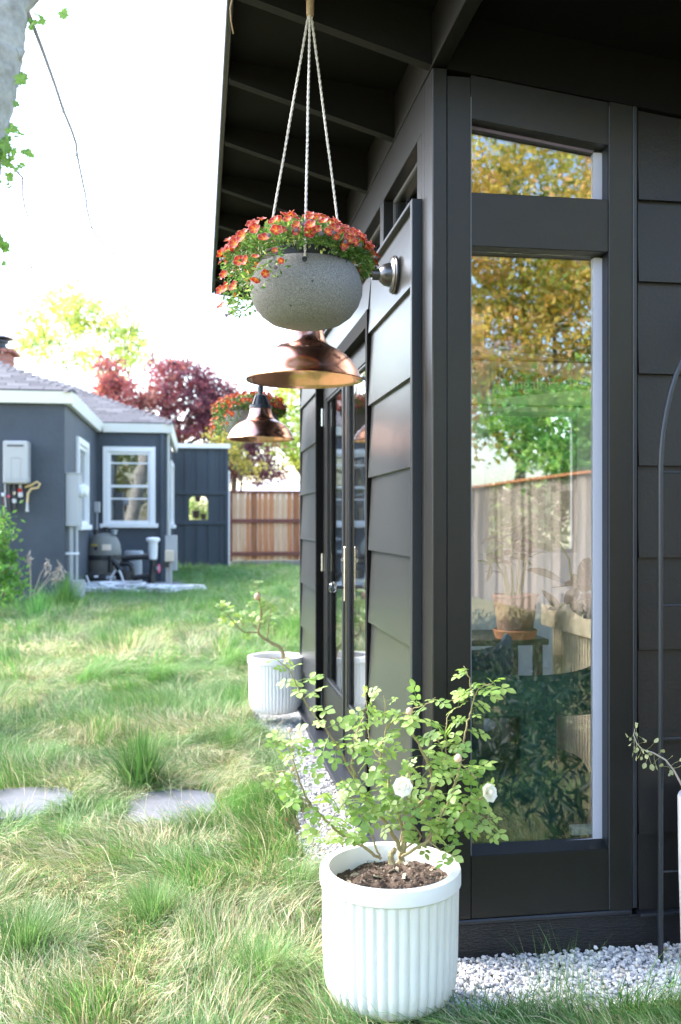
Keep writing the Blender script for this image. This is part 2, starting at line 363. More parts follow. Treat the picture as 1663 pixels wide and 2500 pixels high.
# reveal linings beside the glass
box('reveal', (WX1-.0016, CY+.012, .34), (WX1-.0002, CY+.056, 2.187), M['trimblue'], studio)
box('reveal', (WX1-.0016, CY+.012, 2.354), (WX1-.0002, CY+.056, 2.518), M['trimblue'], studio)
# lapped siding
JZ = [.14, .379, .666, .953, 1.240, 1.527, 1.814, 2.101, 2.356]
fb = MB().box((1.354, CY+.03, .15), (1.85, CY+.1, 2.24)).box((1.85, CY+.03, .15), (3.75, CY+.1, .86)).box((1.85, CY+.03, 2.12), (3.75, CY+.1, 2.24)).box((3.75, CY+.03, .15), (FARX, CY+.1, 2.24)).build('siding_backing', G, studio)
fw = box('added_front_window', (1.90, CY+.05, .90), (3.70, CY+.056, 2.08), M['clear'], studio)  # added window, out of view, lets daylight into the room
MB().box((1.851, CY-.004, .861), (1.90, CY+.1, 2.119)).box((3.70, CY-.004, .861), (3.749, CY+.1, 2.119)).box((1.90, CY-.004, .861), (3.70, CY+.1, .90)).box((1.90, CY-.004, 2.08), (3.70, CY+.1, 2.119)).box((2.78, CY+.02, .90), (2.82, CY+.09, 2.08)).build('frame', G, fw)
fb2 = MB().poly([(1.354, CY+.03, 2.2401), (FARX, CY+.03, 2.2401), (1.354, CY+.03, walltop(1.354))], (0, .07, 0)).build('siding_gable', G, studio)
for i, z in enumerate(JZ):
    zt = JZ[i+1]+.03 if i+1 < len(JZ) else 2.62
    spans = [(1.355, 1.849), (3.751, FARX)] if 2 <= i <= 7 else ([(1.355, 2.9), (2.9, FARX)] if i % 2 else [(1.355, 2.2), (2.2, 3.6), (3.6, FARX)])
    for a, b_ in spans:
        if i == 8: b_ = min(b_, 2.15); 
        if b_ <= a: continue
        t1 = zt if i < 8 else walltop(a)-.002; t2 = zt if i < 8 else walltop(b_)-.002
        lowy, topy = CY-.001, CY+.016
        MB().hexa([(a, lowy, z), (b_-.002, lowy, z), (b_-.002, lowy+.014, z), (a, lowy+.014, z)], [(a, topy, t1), (b_-.002, topy, t2), (b_-.002, topy+.013, t2), (a, topy+.013, t1)]).build('plank', M['sidingB'], fb)
box('drip_flashing', (1.352, CY-.022, .128), (FARX, CY+.02, .139), M['trimblue'], studio, .002)
# side wall (faces the lawn)
box('corner_board', (CX+.0005, CY+.1005, .145), (CX+.045, CY+.142, 2.72), G, studio, .002)
def side_siding(y0, y1, zlo=.14, zhi=2.356):
    bk = box('siding_backing', (SX+.03, y0+.002, zlo), (SX+.1, y1-.002, zhi), G, studio)
    for i, z in enumerate(JZ[:-1]):
        zt = min(JZ[i+1]+.03, zhi); z = max(z, zlo)
        if zt-z < .05: continue
        xl, xt = SX-.002, SX+.014
        MB().hexa([(xl, y0, z), (xl+.014, y0, z), (xl+.014, y1, z), (xl, y1, z)], [(xt, y0, zt), (xt+.014, y0, zt), (xt+.014, y1, zt), (xt, y1, zt)]).build('plank', M['siding'], bk)
side_siding(2.932, 3.695); side_siding(5.40, END-.02); side_siding(3.697, 5.398, 2.2)
box('corner_trim', (SX-.004, 2.905, .14), (CX+.03, 2.930, 2.372), M['trimblue'], studio, .002)
box('corner_trim', (SX-.004, END-.019, .14), (CX+.03, END, 2.372), M['trimblue'], studio, .002)
box('cap_trim', (SX-.006, 2.931, 2.357), (CX+.03, END-.02, 2.371), M['trimblue'], studio, .002)
box('side_header', (CX+.002, 2.906, 2.58), (CX+.09, END, 2.725), G, studio, .002)
ym = [2.906, 2.965]
def post(y0, y1): box('mullion', (CX+.001, y0, 2.372), (CX+.09, y1, 2.579), G, studio, .002)
post(2.906, 2.968)
y = 2.968
while y < END-.15:
    y2 = min(y+.565, END-.06)
    cw = box('clerestory_window', (CX+.048, y, 2.372), (CX+.052, y2, 2.579), M['doorglass'], studio)
    MB().box((CX+.040, y+.0005, 2.5655), (CX+.0478, y2-.0005, 2.5785)).box((CX+.040, y2-.014, 2.373), (CX+.0478, y2-.0005, 2.565)).build('glazing_bead', M['caulk'], cw)
    post(y2, min(y2+.065, END)); y = y2+.065
# skirt and sill
box('skirt_board', (SX+.004, 2.906, .012), (CX+.08, END, .118), M['found'], studio, .003)
box('side_flashing', (SX-.03, 2.906, .119), (CX+.02, END, .139), M['trimblue'], studio, .003)
MB().box((CX+.002, CY+.004, -.03), (FARX, CY+.1, .128)).build('foundation', M['found'], studio)
box('base_caulk', (CX+.003, CY-.002, .1285), (1.334, CY+.06, .1445), M['trimblue'], studio, .004)
# glazed double doors
DX = CX+.010; D0, D1, DM = 3.735, 5.36, 4.565
frame_ = MB().box((SX-.006, 3.697, .14), (CX+.08, 3.734, 2.199)).box((SX-.004, 5.361, .14), (CX+.08, 5.397, 2.199)).box((SX-.004, 3.735, 2.135), (CX+.08, 5.360, 2.199)).build('door_frame', M['soffit'], studio)
box('door_sill', (SX-.05, 3.70, .1395), (CX+.1, 5.39, .158), M['trimblue'], studio, .003)
def leaf_door(y0, y1, hinge_far):
    d = MB()
    st = .085
    d.box((DX, y0+.002, .16), (DX+.045, y0+st, 2.132), .003).box((DX, y1-st, .16), (DX+.045, y1-.002, 2.132), .003)
    d.box((DX+.001, y0+st, 2.04), (DX+.044, y1-st, 2.131)).box((DX+.001, y0+st, .161), (DX+.044, y1-st, .46))
    o = d.build('door', G, studio)
    box('pane', (DX+.018, y0+st, .46), (DX+.024, y1-st, 2.04), M['doorglass'], o)
    gb = MB()
    for a, b_ in ((y0+st, y0+st+.012), (y1-st-.012, y1-st)): gb.box((DX+.006, a+.0004, .4605), (DX+.0175, b_-.0004, 2.0395), .002)
    gb.box((DX+.006, y0+st+.0125, .4605), (DX+.0175, y1-st-.0125, .474), .002).box((DX+.006, y0+st+.0125, 2.026), (DX+.0175, y1-st-.0125, 2.0395), .002)
    gb.build('glazing_bead', M['trimblue'], o)
    return o
da = leaf_door(D0, DM-.001, False); db = leaf_door(DM+.001, D1, True)
box('astragal', (DX-.008, DM-.006, .165), (DX-.0005, DM+.02, 2.128), M['trimblue'], db, .003)
hy = DM-.055
box('handle_plate', (DX-.010, DM-.056, .965), (DX-.0003, DM-.022, 1.232), M['nickel'], da, .004)
MB().tube([(DX-.009, DM-.039, 1.035), (DX-.045, DM-.039, 1.035)], .009, 10).build('knob_shank', M['iron'], da, True)
MB().lathe([(.0, .0), (.012, 0), (.024, .008), (.027, .018), (.027, .026), (.020, .036), (0, .038)], (DX-.044, DM-.039, 1.035), 12, (-1, 0, 0)).build('glass_knob', M['clear'], da)
MB().lathe([(0, 0), (.010, 0), (.010, .014), (0, .014)], (DX-.009, DM-.039, 1.165), 10, (-1, 0, 0)).build('thumb_latch', M['nickel'], da)
for z in (.33, 1.12, 1.95): MB().tube([(DX-.006, D1-.001, z-.05), (DX-.006, D1-.001, z+.05)], .008, 8).build('hinge', M['nickel' if z > .5 else 'iron'], db, True)
# rear wall, far wall, floor, interior
IY = 6.13
def rearwall():
    m = MB(); a, b_ = CX+.1, FARX; z1 = 2.38
    m.box((a, IY, .15), (1.90, IY+.1, 2.60)).box((1.90, IY, .15), (2.56, IY+.1, 1.14)).box((1.90, IY, 2.10), (2.56, IY+.1, 2.44)).box((2.56, IY, .15), (2.95, IY+.1, 2.38)).box((2.95, IY, .15), (4.3, IY+.1, .8)).box((2.95, IY, 2.1), (4.3, IY+.1, 2.38)).box((4.3, IY, .15), (b_, IY+.1, 2.38))
    return m.build('rear_wall', M['inwall'], studio)
rw = rearwall()
rg = box('rear_window', (1.90, IY+.04, 1.14), (2.56, IY+.044, 2.10), M['clear'], studio)
MB().box((1.9005, IY+.01, 1.1405), (1.935, IY+.039, 2.0995)).box((2.525, IY+.01, 1.1405), (2.5595, IY+.039, 2.0995)).box((1.936, IY+.01, 1.1405), (2.524, IY+.039, 1.17)).box((1.936, IY+.01, 2.07), (2.524, IY+.039, 2.0995)).build('frame', M['greyplast'], rg)
box('rear_window', (2.95, IY+.04, .8), (4.3, IY+.044, 2.1), M['clear'], studio)  # second rear window, added to brighten the interior
rt = MB().poly([(1.901, IY+.04, 2.535), (2.559, IY+.04, 2.45), (2.559, IY+.04, 2.62), (1.901, IY+.04, 2.70)], (0, .004, 0)).build('rear_transom', glass_mat('tinted_glass', .05, (.22, .22, .29)), studio)
MB().poly([(1.901, IY+.001, 2.4402), (2.559, IY+.001, 2.4402), (2.559, IY+.001, 2.449), (1.901, IY+.001, 2.534)], (0, .09, 0)).build('transom_sill', M['inwall'], studio)
MB().poly([(1.12, IY+.001, 2.602), (1.899, IY+.001, 2.602), (1.899, IY+.001, 2.73), (CX+.1, IY+.001, 2.86), (CX+.1, IY+.001, 2.602)], (0, .09, 0)).build('rear_gable', M['inwall'], studio)
MB().box((FARX-.1, CY+.1, .15), (FARX, 3.3, 2.36)).box((FARX-.1, 5.6, .15), (FARX, IY, 2.36)).box((FARX-.1, 3.3, .15), (FARX, 5.6, .6)).box((FARX-.1, 3.3, 2.2), (FARX, 5.6, 2.36)).build('far_wall', M['inwall'], studio)
box('added_far_window', (FARX-.05, 3.3, .6), (FARX-.045, 5.6, 2.2), M['clear'], studio)  # added with its wall opening, for more light on the interior
box('floor', (CX+.1, CY+.1, .10), (FARX-.1, IY, .15), M['infloor'], studio)
# roof
OX = .105; RY0, RY1 = 2.38, 6.48; EX2 = 4.9
def slopebox(m, x0, x1, y0, y1, f0, f1): m.hexa([(x0, y0, f0(x0)), (x1, y0, f0(x1)), (x1, y1, f0(x1)), (x0, y1, f0(x0))], [(x0, y0, f1(x0)), (x1, y0, f1(x1)), (x1, y1, f1(x1)), (x0, y1, f1(x0))]); return m
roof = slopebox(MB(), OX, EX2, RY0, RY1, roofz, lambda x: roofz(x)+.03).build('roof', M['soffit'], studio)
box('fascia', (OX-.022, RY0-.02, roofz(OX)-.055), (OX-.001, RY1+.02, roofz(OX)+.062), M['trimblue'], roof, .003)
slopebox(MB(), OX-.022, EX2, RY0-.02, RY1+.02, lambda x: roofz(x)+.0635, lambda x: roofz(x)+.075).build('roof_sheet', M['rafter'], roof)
slopebox(MB(), OX, EX2, RY1+.0005, RY1+.02, lambda x: roofz(x)-.06, lambda x: roofz(x)+.06).build('barge_board', M['trimblue'], roof)
slopebox(MB(), OX, EX2, RY0-.02, RY0-.0005, lambda x: roofz(x)-.06, lambda x: roofz(x)+.06).build('barge_board', M['trimblue'], roof)
raft_bot = lambda x: 2.730+.29*(CX-x)
ry = 2.79
while ry < 6.3:
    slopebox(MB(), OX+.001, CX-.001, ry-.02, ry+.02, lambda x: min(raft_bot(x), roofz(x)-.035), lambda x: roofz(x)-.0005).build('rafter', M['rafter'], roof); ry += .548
box('plate_beam', (CX, RY0, 2.727), (CX+.045, END, roofz(CX+.045)-.001), M['rafter'], roof, .002)
slopebox(MB(), CX+.047, EX2, CY-.003, CY+.1, lambda x: walltop(x)+.001, lambda x: roofz(x)-.001).build('gable_rafter', M['soffit'], roof)

# ------------------------------------------------------------------ wall lamps
LY = 3.165
def make_lamp():
    wz = 2.197; sx = SX-.315; t = thing('wall_lamp', 'large copper barn lamp on black arm beside the near siding, behind the stone planter', 'lamp', (SX, LY, wz), 'copper barn lamps on the studio wall')
    MB().lathe([(0, 0), (.064, 0), (.065, .007), (.061, .011), (.061, .014), (.056, .018), (.041, .021), (.037, .038), (.027, .052), (.0195, .057), (.0195, .082), (.0, .082)], (SX-.002, LY, wz), 36, (-1, 0, 0)).build('wall_plate', M['pewter'], t, True)
    arc = [(SX-.083, LY, wz), (sx+.05, LY, wz)]+[(sx+.05*(1-math.sin(a)), LY, wz-.05*(1-math.cos(a))) for a in np.linspace(.2, PI/2, 8)]+[(sx, LY, wz-.058)]
    MB().tube(arc, .0115, 12).build('arm', M['iron'], t, True)
    zt = wz-.055
    cap = MB().lathe([(.0, 0), (.016, 0), (.018, -.006), (.018, -.028), (.014, -.030), (.015, -.048), (.028, -.055), (.033, -.058), (.048, -.112), (.064, -.115), (.067, -.135), (.058, -.138), (0, -.138)][::-1], (sx, LY, zt), 32).build('cap', M['iron'], t, True)
    for k in range(10):
        a = 2*PI*k/10; c, s_ = math.cos(a), math.sin(a)
        MB().hexa([(sx+c*.028-s_*.003, LY+s_*.028+c*.003, zt-.058), (sx+c*.028+s_*.003, LY+s_*.028-c*.003, zt-.058), (sx+c*.036+s_*.003, LY+s_*.036-c*.003, zt-.056), (sx+c*.036-s_*.003, LY+s_*.036+c*.003, zt-.056)],
                  [(sx+c*.04-s_*.003, LY+s_*.04+c*.003, zt-.113), (sx+c*.04+s_*.003, LY+s_*.04-c*.003, zt-.113), (sx+c*.060+s_*.003, LY+s_*.060-c*.003, zt-.1145), (sx+c*.060-s_*.003, LY+s_*.060+c*.003, zt-.1145)]).build('fin', M['iron'], cap)
    zs = zt-.137
    out = [(.062, 0), (.064, -.012), (.068, -.030), (.074, -.046), (.084, -.058), (.100, -.068), (.122, -.078), (.142, -.092), (.160, -.110), (.174, -.130), (.184, -.150), (.190, -.166), (.1955, -.171), (.1975, -.174), (.196, -.177)]
    inn = [(.192, -.175), (.186, -.163), (.181, -.150), (.171, -.131), (.157, -.112), (.139, -.095), (.118, -.081), (.096, -.071), (.076, -.062), (.064, -.05), (.05, -.04), (0, -.038)]
    sh = MB().lathe(out+inn, (sx, LY, zs), 72).build('shade', M['copper'], t, True)
    MB().lathe([(0, -.05), (.018, -.05), (.018, -.075), (.024, -.095), (.03, -.115), (.024, -.138), (.0, -.146)][::-1], (sx, LY, zs), 16).build('bulb', M['clear'], t, True)
    return t
lamp = make_lamp()
lamp2 = dup(lamp); lamp2.location.y = 5.47; lamp2['label'] = 'copper barn lamp farther along the wall, its ribbed black cap in view'

# ------------------------------------------------------------------ flowering hanging planters
def flower_mesh():
    m = MB(); n = 10; R_ = .0165
    rings = [(0.0, -.006, (.75, .50, .05)), (.28, -.003, (.56, .03, .02)), (.88, .0008, (.30, .004, .011)), (1.0, .001, (.72, .33, .31))]
    vs = []; cs = []
    for i, (r, z, c) in enumerate(rings):
        for k in range(n):
            a = 2*PI*k/n; lob = 1.0 if (i < 2 or k % 2 == 0) else (.95 if i == 2 else .80)
            vs.append((R_*r*lob*math.cos(a), R_*r*lob*math.sin(a), z+(.0015 if (i == 3 and k % 2 == 0) else 0)))
            cs.append((.60, .24, .03) if (i == 1 and k % 2) else c)
    F = [(i*n+k, i*n+(k+1) % n, (i+1)*n+(k+1) % n, (i+1)*n+k) for i in range(3) for k in range(n)]
    return np_mesh('flower', vs, F, M['flower'], np.array(cs), True)
FLW = flower_mesh()
WILT = MB().col((.55, .50, .50)).lathe([(0, 0), (.0035, .002), (.005, .008), (.003, .012)], seg=5).col((.16, .12, .16)).lathe([(.003, .0121), (.007, .017), (0, .019)], seg=5).mesh('wilted_flower', M['flower'])
def leaf_cards(P, D, N_, L, W, C):                    # folded pointed leaves as numpy quads
    P = np.asarray(P); D = np.asarray(D); N_ = np.asarray(N_); L = np.asarray(L)[:, None]; W = np.asarray(W)[:, None]
    D = D/np.linalg.norm(D, axis=1, keepdims=True); s = np.cross(D, N_); s /= np.linalg.norm(s, axis=1, keepdims=True)+1e-9; n = np.cross(s, D)
    v = np.stack([P, P+D*L*.45+s*W*.5+n*W*.12, P+D*L-n*L*.12, P+D*L*.45-s*W*.5+n*W*.12], 1).reshape(-1, 3)
    i = np.arange(len(P))[:, None]*4; F = i+np.array([[0, 1, 2, 3]])
    return v, F, np.repeat(C, 4, 0)
def rdir(n): v = RNG.normal(size=(n, 3)); return v/np.linalg.norm(v, axis=1, keepdims=True)
def make_planter(loc, label, scale=1.0, hook=.075):
    X, Y, Z = loc; t = thing('hanging_planter', label, 'planter', loc, 'stone planters hung under the eave')
    prof = [(0, 0), (.075, .001), (.108, .012), (.138, .036), (.160, .070), (.172, .108), (.1725, .135), (.166, .165), (.155, .192), (.149, .203), (.143, .206), (.139, .202), (.138, .17)]; prof = [(a_, b_*.90) for a_, b_ in prof]
    bowl = MB().lathe(prof, loc, 72).build('bowl', M['stone'], t, True)
    MB().lathe([(.132, .15), (.1365, .152), (.1365, .206), (.141, .208), (.141, .213), (.133, .213), (.130, .18), (0, .178)], loc, 40).build('liner', M['pvcblack'], t, True)
    top = Vector((X+.012, Y, Z+.985))
    for k, (an, rr) in enumerate(((R(-98), .158), (R(150), .150), (R(28), .150))):
        a = Vector((X+math.cos(an)*rr, Y+math.sin(an)*rr, Z+.160)); pts = [a.lerp(top, u)+Vector((0, 0, 0)) for u in np.linspace(0, 1, 30)]
        rp = MB()
        for s_ in (0, PI):                            # two twisted strands
            q = []
            for i in range(121):
                u = i/120; c = a.lerp(top, u); ph = u*150+s_; q.append(c+Vector((math.cos(ph), math.sin(ph), 0))*.0019)
            rp.tube(q, .0026, 5)
        rp.build('rope', M['rope'], t, True)
        MB().lathe([(0, 0), (.008, 0), (.008, .004), (0, .004)], (X+math.cos(an)*.1735, Y+math.sin(an)*.1735, Z+.158), 10, (math.cos(an), math.sin(an), .25)).build('rope_hole', M['pvcblack'], bowl)
    MB().lathe([(.006, -.032), (.0115, -.03), (.012, 0), (.0125, .02), (.0105, .026), (.005, .028)], top, 14).build('rope_binding', M['twine'], t, True)
    hk = [top+Vector((0, 0, .026))+Vector((.011*math.sin(a), 0, .016-.016*math.cos(a))) for a in np.linspace(0, PI*1.5, 14)]+[top+Vector((0, 0, .055)), top+Vector((0, 0, hook))]
    MB().tube(hk, .0028, 6).build('hook', M['twine'], t, True)
    # foliage mound: mostly outward, long trailing spill on the left
    def surf(n, rng):
        th = rng.uniform(0, 2*PI, n); u = rng.uniform(0, 1, n)
        left = .5-.5*np.cos(th)                       # 1 on the -X side
        rad = .182+.073*left+.022*np.sin(3*th+1); zt = .298-.02*left; zb = .195-.165*left**1.6
        phi = u**.8*PI*.62                            # from the crown down the flank
        r = rad*np.sin(np.minimum(phi, PI/2))**.75; z = np.where(phi < PI/2, .195+(zt-.195)*np.cos(phi), .195+(zb-.195)*(phi-PI/2)/(PI*.12))
        r = np.where(phi > PI/2, rad*(1-.06*(phi-PI/2)), r)
        bumpy = 1+.10*(rng.random(n)-.5); nx = np.stack([np.cos(th)*np.sin(np.minimum(phi, 1.75)), np.sin(th)*np.sin(np.minimum(phi, 1.75)), np.cos(np.minimum(phi, 1.8))], 1)
        front = (np.sin(th) < -.2) & (np.cos(th) > -.35)       # the rim stays bare at the front
        z = np.where(front, np.maximum(z, .204+.02*rng.random(n)), z)
        return np.stack([np.cos(th)*r*bumpy, np.sin(th)*r*bumpy, z], 1), nx
    rg_ = np.random.default_rng(int(Y*1000)); P, Nn = surf(5200, rg_)
    P = P*(1-.14*rg_.random((5200, 1))**2)*np.array([1, 1, 1]); P[:, 2] = np.maximum(P[:, 2], .02)
    D = Nn*.6+rdir(5200)*.75+np.array([0, 0, .1]); g = rg_.random((5200, 1))
    C = np.where(g < .15, [[.30, .36, .12]], [[.075, .16, .035]])*(.6+.9*rg_.random((5200, 1)))
    v, F, c = leaf_cards(P, D, rdir(5200), rg_.uniform(.012, .026, 5200), rg_.uniform(.006, .010, 5200), C)
    fo = place('foliage', np_mesh('foliage', v, F, M['foliage'], c), t, loc); tag(fo, None, None, kind='stuff')
    st = MB()
    for q, nn in zip(P[::60], Nn[::60]): st.tube([loc+Vector((q[0]*.5, q[1]*.5, .19)), loc+Vector((q[0]*.85, q[1]*.85, q[2]+.03)), loc+Vector(q)], .0014, 4)
    st.build('stems', M['greenstem'], t)
    Pf, Nf = surf(620, rg_); k = 0; used = []
    for q, nn in zip(Pf, Nf):
        if q[2] > .285 and rg_.random() < .35: continue
        if any((Vector(q)-u_).length < .0175 for u_ in used): continue
        used.append(Vector(q))
        d = (Vector(nn)*.9+Vector((-.12, -.50, .30))+Vector(rg_.normal(size=3))*.42).normalized()
        qt = Vector((0, 0, 1)).rotation_difference(d) @ Quaternion((0, 0, 1), rg_.random()*6)
        place('flower', FLW, t, Vector(loc)+Vector(q)*1.02+d*.018, qt, rg_.uniform(.65, 1.25)); k += 1
        if k >= 215: break
    Pw, Nw = surf(60, rg_)
    for q, nn in list(zip(Pw, Nw))[:60]:
        if q[2] > .24: continue
        place('wilted_flower', WILT, t, Vector(loc)+Vector(q)*1.03, Vector((0, 0, 1)).rotation_difference((Vector(nn)+Vector((0, -.4, -.5))).normalized()), 1.0)
    t.scale = (scale,)*3
    return t
p1 = at(748, 812, 2.745)
make_planter(Vector((p1.x, p1.y, 1.920)), 'near speckled stone planter of red and yellow flowers on white rope, overlapping the copper lamp', .95, .098)
p2 = at(616, 1050, 5.95)
make_planter(Vector((p2.x, p2.y, 1.855)), 'farther stone planter of orange flowers, behind the second copper lamp')
MB().tube([at(571, -20, 2.72), at(562, 20, 2.73), at(564, 50, 2.75), at(570, 82, 2.78)], .0022, 5).build('dangling_string', M['twine']); tag(bpy.data.objects['dangling_string'], 'thin brown string dangling from the edge of the black eave', 'string')

# ------------------------------------------------------------------ white fluted pots and roses
def fluted_pot(c, r, h, label, grp, nfl=44, soil=True):
    t = thing('white_pot', label, 'pot', c, grp); seg = nfl*6
    rim = .043
    def rf(r_, z, a):
        if r_ < r*.9 and z > h*.3: return r_
        if .018 < z < h-rim-.001:
            w_ = (a*nfl/(2*PI)) % 1.0; return r_-.0062*(1-min(1, abs(w_-.5)*5))**.6 if abs(w_-.5) < .2 else r_
        return r_
    prof = [(0, 0), (r*.70, 0), (r*.80, .006), (r*.875, .019), (r*.925, .045), (r*.950, .08), (r*.958, h*.4), (r*.972, h-rim-.004), (r*.974, h-rim-.0005), (r*1.0, h-rim+.004), (r*1.0, h-.006), (r*.99, h), (r*.875, h), (r*.86, h-.006), (r*.855, h-.09)]
    body = MB().lathe(prof, c, seg, rf=rf).build('body', M['white_pot'], t, True)
    if soil:
        rs = r*.857; n = 26; vs = []; fs = []
        for i in range(n+1):
            for k in range(48):
                rr = rs*i/n; a = 2*PI*k/48; x, y_ = rr*math.cos(a), rr*math.sin(a)
                vs.append((c[0]+x, c[1]+y_, c[2]+h-.050+.022*(float(vn(x+5, y_+5, .025, 3))-.5)+.02*(float(vn(x+5, y_+5, .09, 4))-.5)))
        for i in range(n):
            for k in range(48): k2 = (k+1) % 48; fs.append((i*48+k, i*48+k2, (i+1)*48+k2, (i+1)*48+k))
        so = MB().add(vs, fs).build('soil', M['soil'], t, True)
        cp = MB()
        for i in range(420):
            a = random.random()*2*PI; rr = rs*.97*math.sqrt(random.random()); L = random.uniform(.002, .007) if i > 16 else random.uniform(.008, .016)
            b = random.random(); cp.col((.50, .42, .30) if i <= 16 else ((.05+.25*b**3, .035+.20*b**3, .025+.15*b**3)))
            x, y_ = rr*math.cos(a), rr*math.sin(a); z = c[2]+h-.046+.022*(float(vn(x+5, y_+5, .025, 3))-.5)+.02*(float(vn(x+5, y_+5, .09, 4))-.5)
            u = Vector((random.gauss(0, 1), random.gauss(0, 1), random.gauss(0, .3))).normalized()*L; v_ = u.cross(Vector((random.gauss(0, .4), random.gauss(0, .4), 1))).normalized()*L*.5; q = Vector((c[0]+x, c[1]+y_, z))
            up = Vector((0, 0, L*.4)); cp.hexa([q-u-v_, q+u-v_, q+u+v_, q-u+v_], [q-u*.7-v_*.7+up, q+u*.7-v_*.7+up, q+u*.7+v_*.7+up, q-u*.7+v_*.7+up])
        ob = cp.build('bark_chips', M['chips'], so); ob['kind'] = 'stuff'
    return t
POT = at(953, 2111, 2.565); POT.z = 0; ptz = .064
pot1 = fluted_pot((POT.x, POT.y, ptz), .1915, .352, 'big white fluted pot with bare soil in front of the window, holding the leafy rose', 'white fluted pots', 40)
P2 = at(674, 1600, 6.24)
pot2 = fluted_pot((P2.x, P2.y, .10), .187, .366, 'white fluted pot at the far end of the studio wall, holding the small rose', 'white fluted pots', 48)
def compound_leaf(nl, ll, name, m_):
    m = MB()
    def leaflet(o, d, L):
        d = Vector(d).normalized(); s = d.cross(Vector((0, 0, 1))).normalized(); o = Vector(o); up = Vector((0, 0, 1)); W = L*.36
        vs = [o, o+d*L*.22+s*W*.75+up*L*.05, o+d*L*.55+s*W+up*L*.07, o+d*L*.82+s*W*.6+up*L*.02, o+d*L-up*L*.06, o+d*L*.82-s*W*.6+up*L*.02, o+d*L*.55-s*W+up*L*.07, o+d*L*.22-s*W*.75+up*L*.05, o+d*L*.55+up*0]
        m.add(vs, [(0, 8, 1), (8, 2, 1), (8, 3, 2), (8, 4, 3), (8, 5, 4), (8, 6, 5), (8, 7, 6), (8, 0, 7)])
    rach = ll*2.0
    m.tube([(0, 0, 0), (rach*.5, 0, .004), (rach, 0, 0)], .0008, 3, False)
    leaflet((rach, 0, 0), (1, 0, -.15), ll*1.1)
    for i in range((nl-1)//2):
        x = rach*(1-.42*(i+.35))
        for s in (-1, 1): leaflet((x, s*.0005, .002), (.45, s, -.1), ll*(1-.12*i))
    return m.mesh(name, m_, True)
CL = [compound_leaf(5, .0265, 'rose_leaf', M['roseleaf']), compound_leaf(5, .029, 'rose_leaf', M['roseleaf']), compound_leaf(5, .026, 'rose_leaf', M['roseleaf2']), compound_leaf(3, .027, 'rose_leaf', M['roseleaf2'])]
CLs = [compound_leaf(5, .027, 'rose_leaf', M['roseleaf']), compound_leaf(3, .028, 'rose_leaf', M['roseleaf2'])]
def rose_bloom(name, c, d, r, parent):
    m = MB(); q = Vector((0, 0, 1)).rotation_difference(Vector(d).normalized()); c = Vector(c); rr = random.Random(3)
    for ring, (n, rad, tilt, L) in enumerate(((5, .15, .25, .8), (6, .30, .45, .85), (7, .42, .75, .85), (8, .52, 1.1, .8))):
        for k in range(n):
            a = 2*PI*k/n+ring*.6+rr.uniform(-.15, .15); ca, sa = math.cos(a), math.sin(a); ct, s_ = math.cos(tilt), math.sin(tilt); W = r*.52
            pts = []
            for u in (0, .4, .75, 1.0):
                for v_ in (-1, -.4, .4, 1):
                    w_ = W*v_*(.35+.9*u-.35*u*u*u); lift = r*L*u; bend = .12*r*(v_*v_)*(1.2-u)-.10*r*(u**3)
                    x = r*rad*.45+lift*s_-bend*ct; z = lift*ct*.72-r*.1+.05*r*rr.uniform(-1, 1)*(u > .9)
                    pts.append(c+q @ Vector((ca*x-sa*w_, sa*x+ca*w_, z)))
            m.add(pts, [(i*4+j, i*4+j+1, (i+1)*4+j+1, (i+1)*4+j) for i in range(3) for j in range(3)])
    o = m.build(name, M['petal'], parent, True)
    MB().lathe([(0, -r*.1), (r*.30, 0), (r*.36, r*.25), (r*.26, r*.48), (r*.1, r*.56), (0, r*.57)], c, 12, d).build('flower_heart', M['heart'], o, True)
    return o
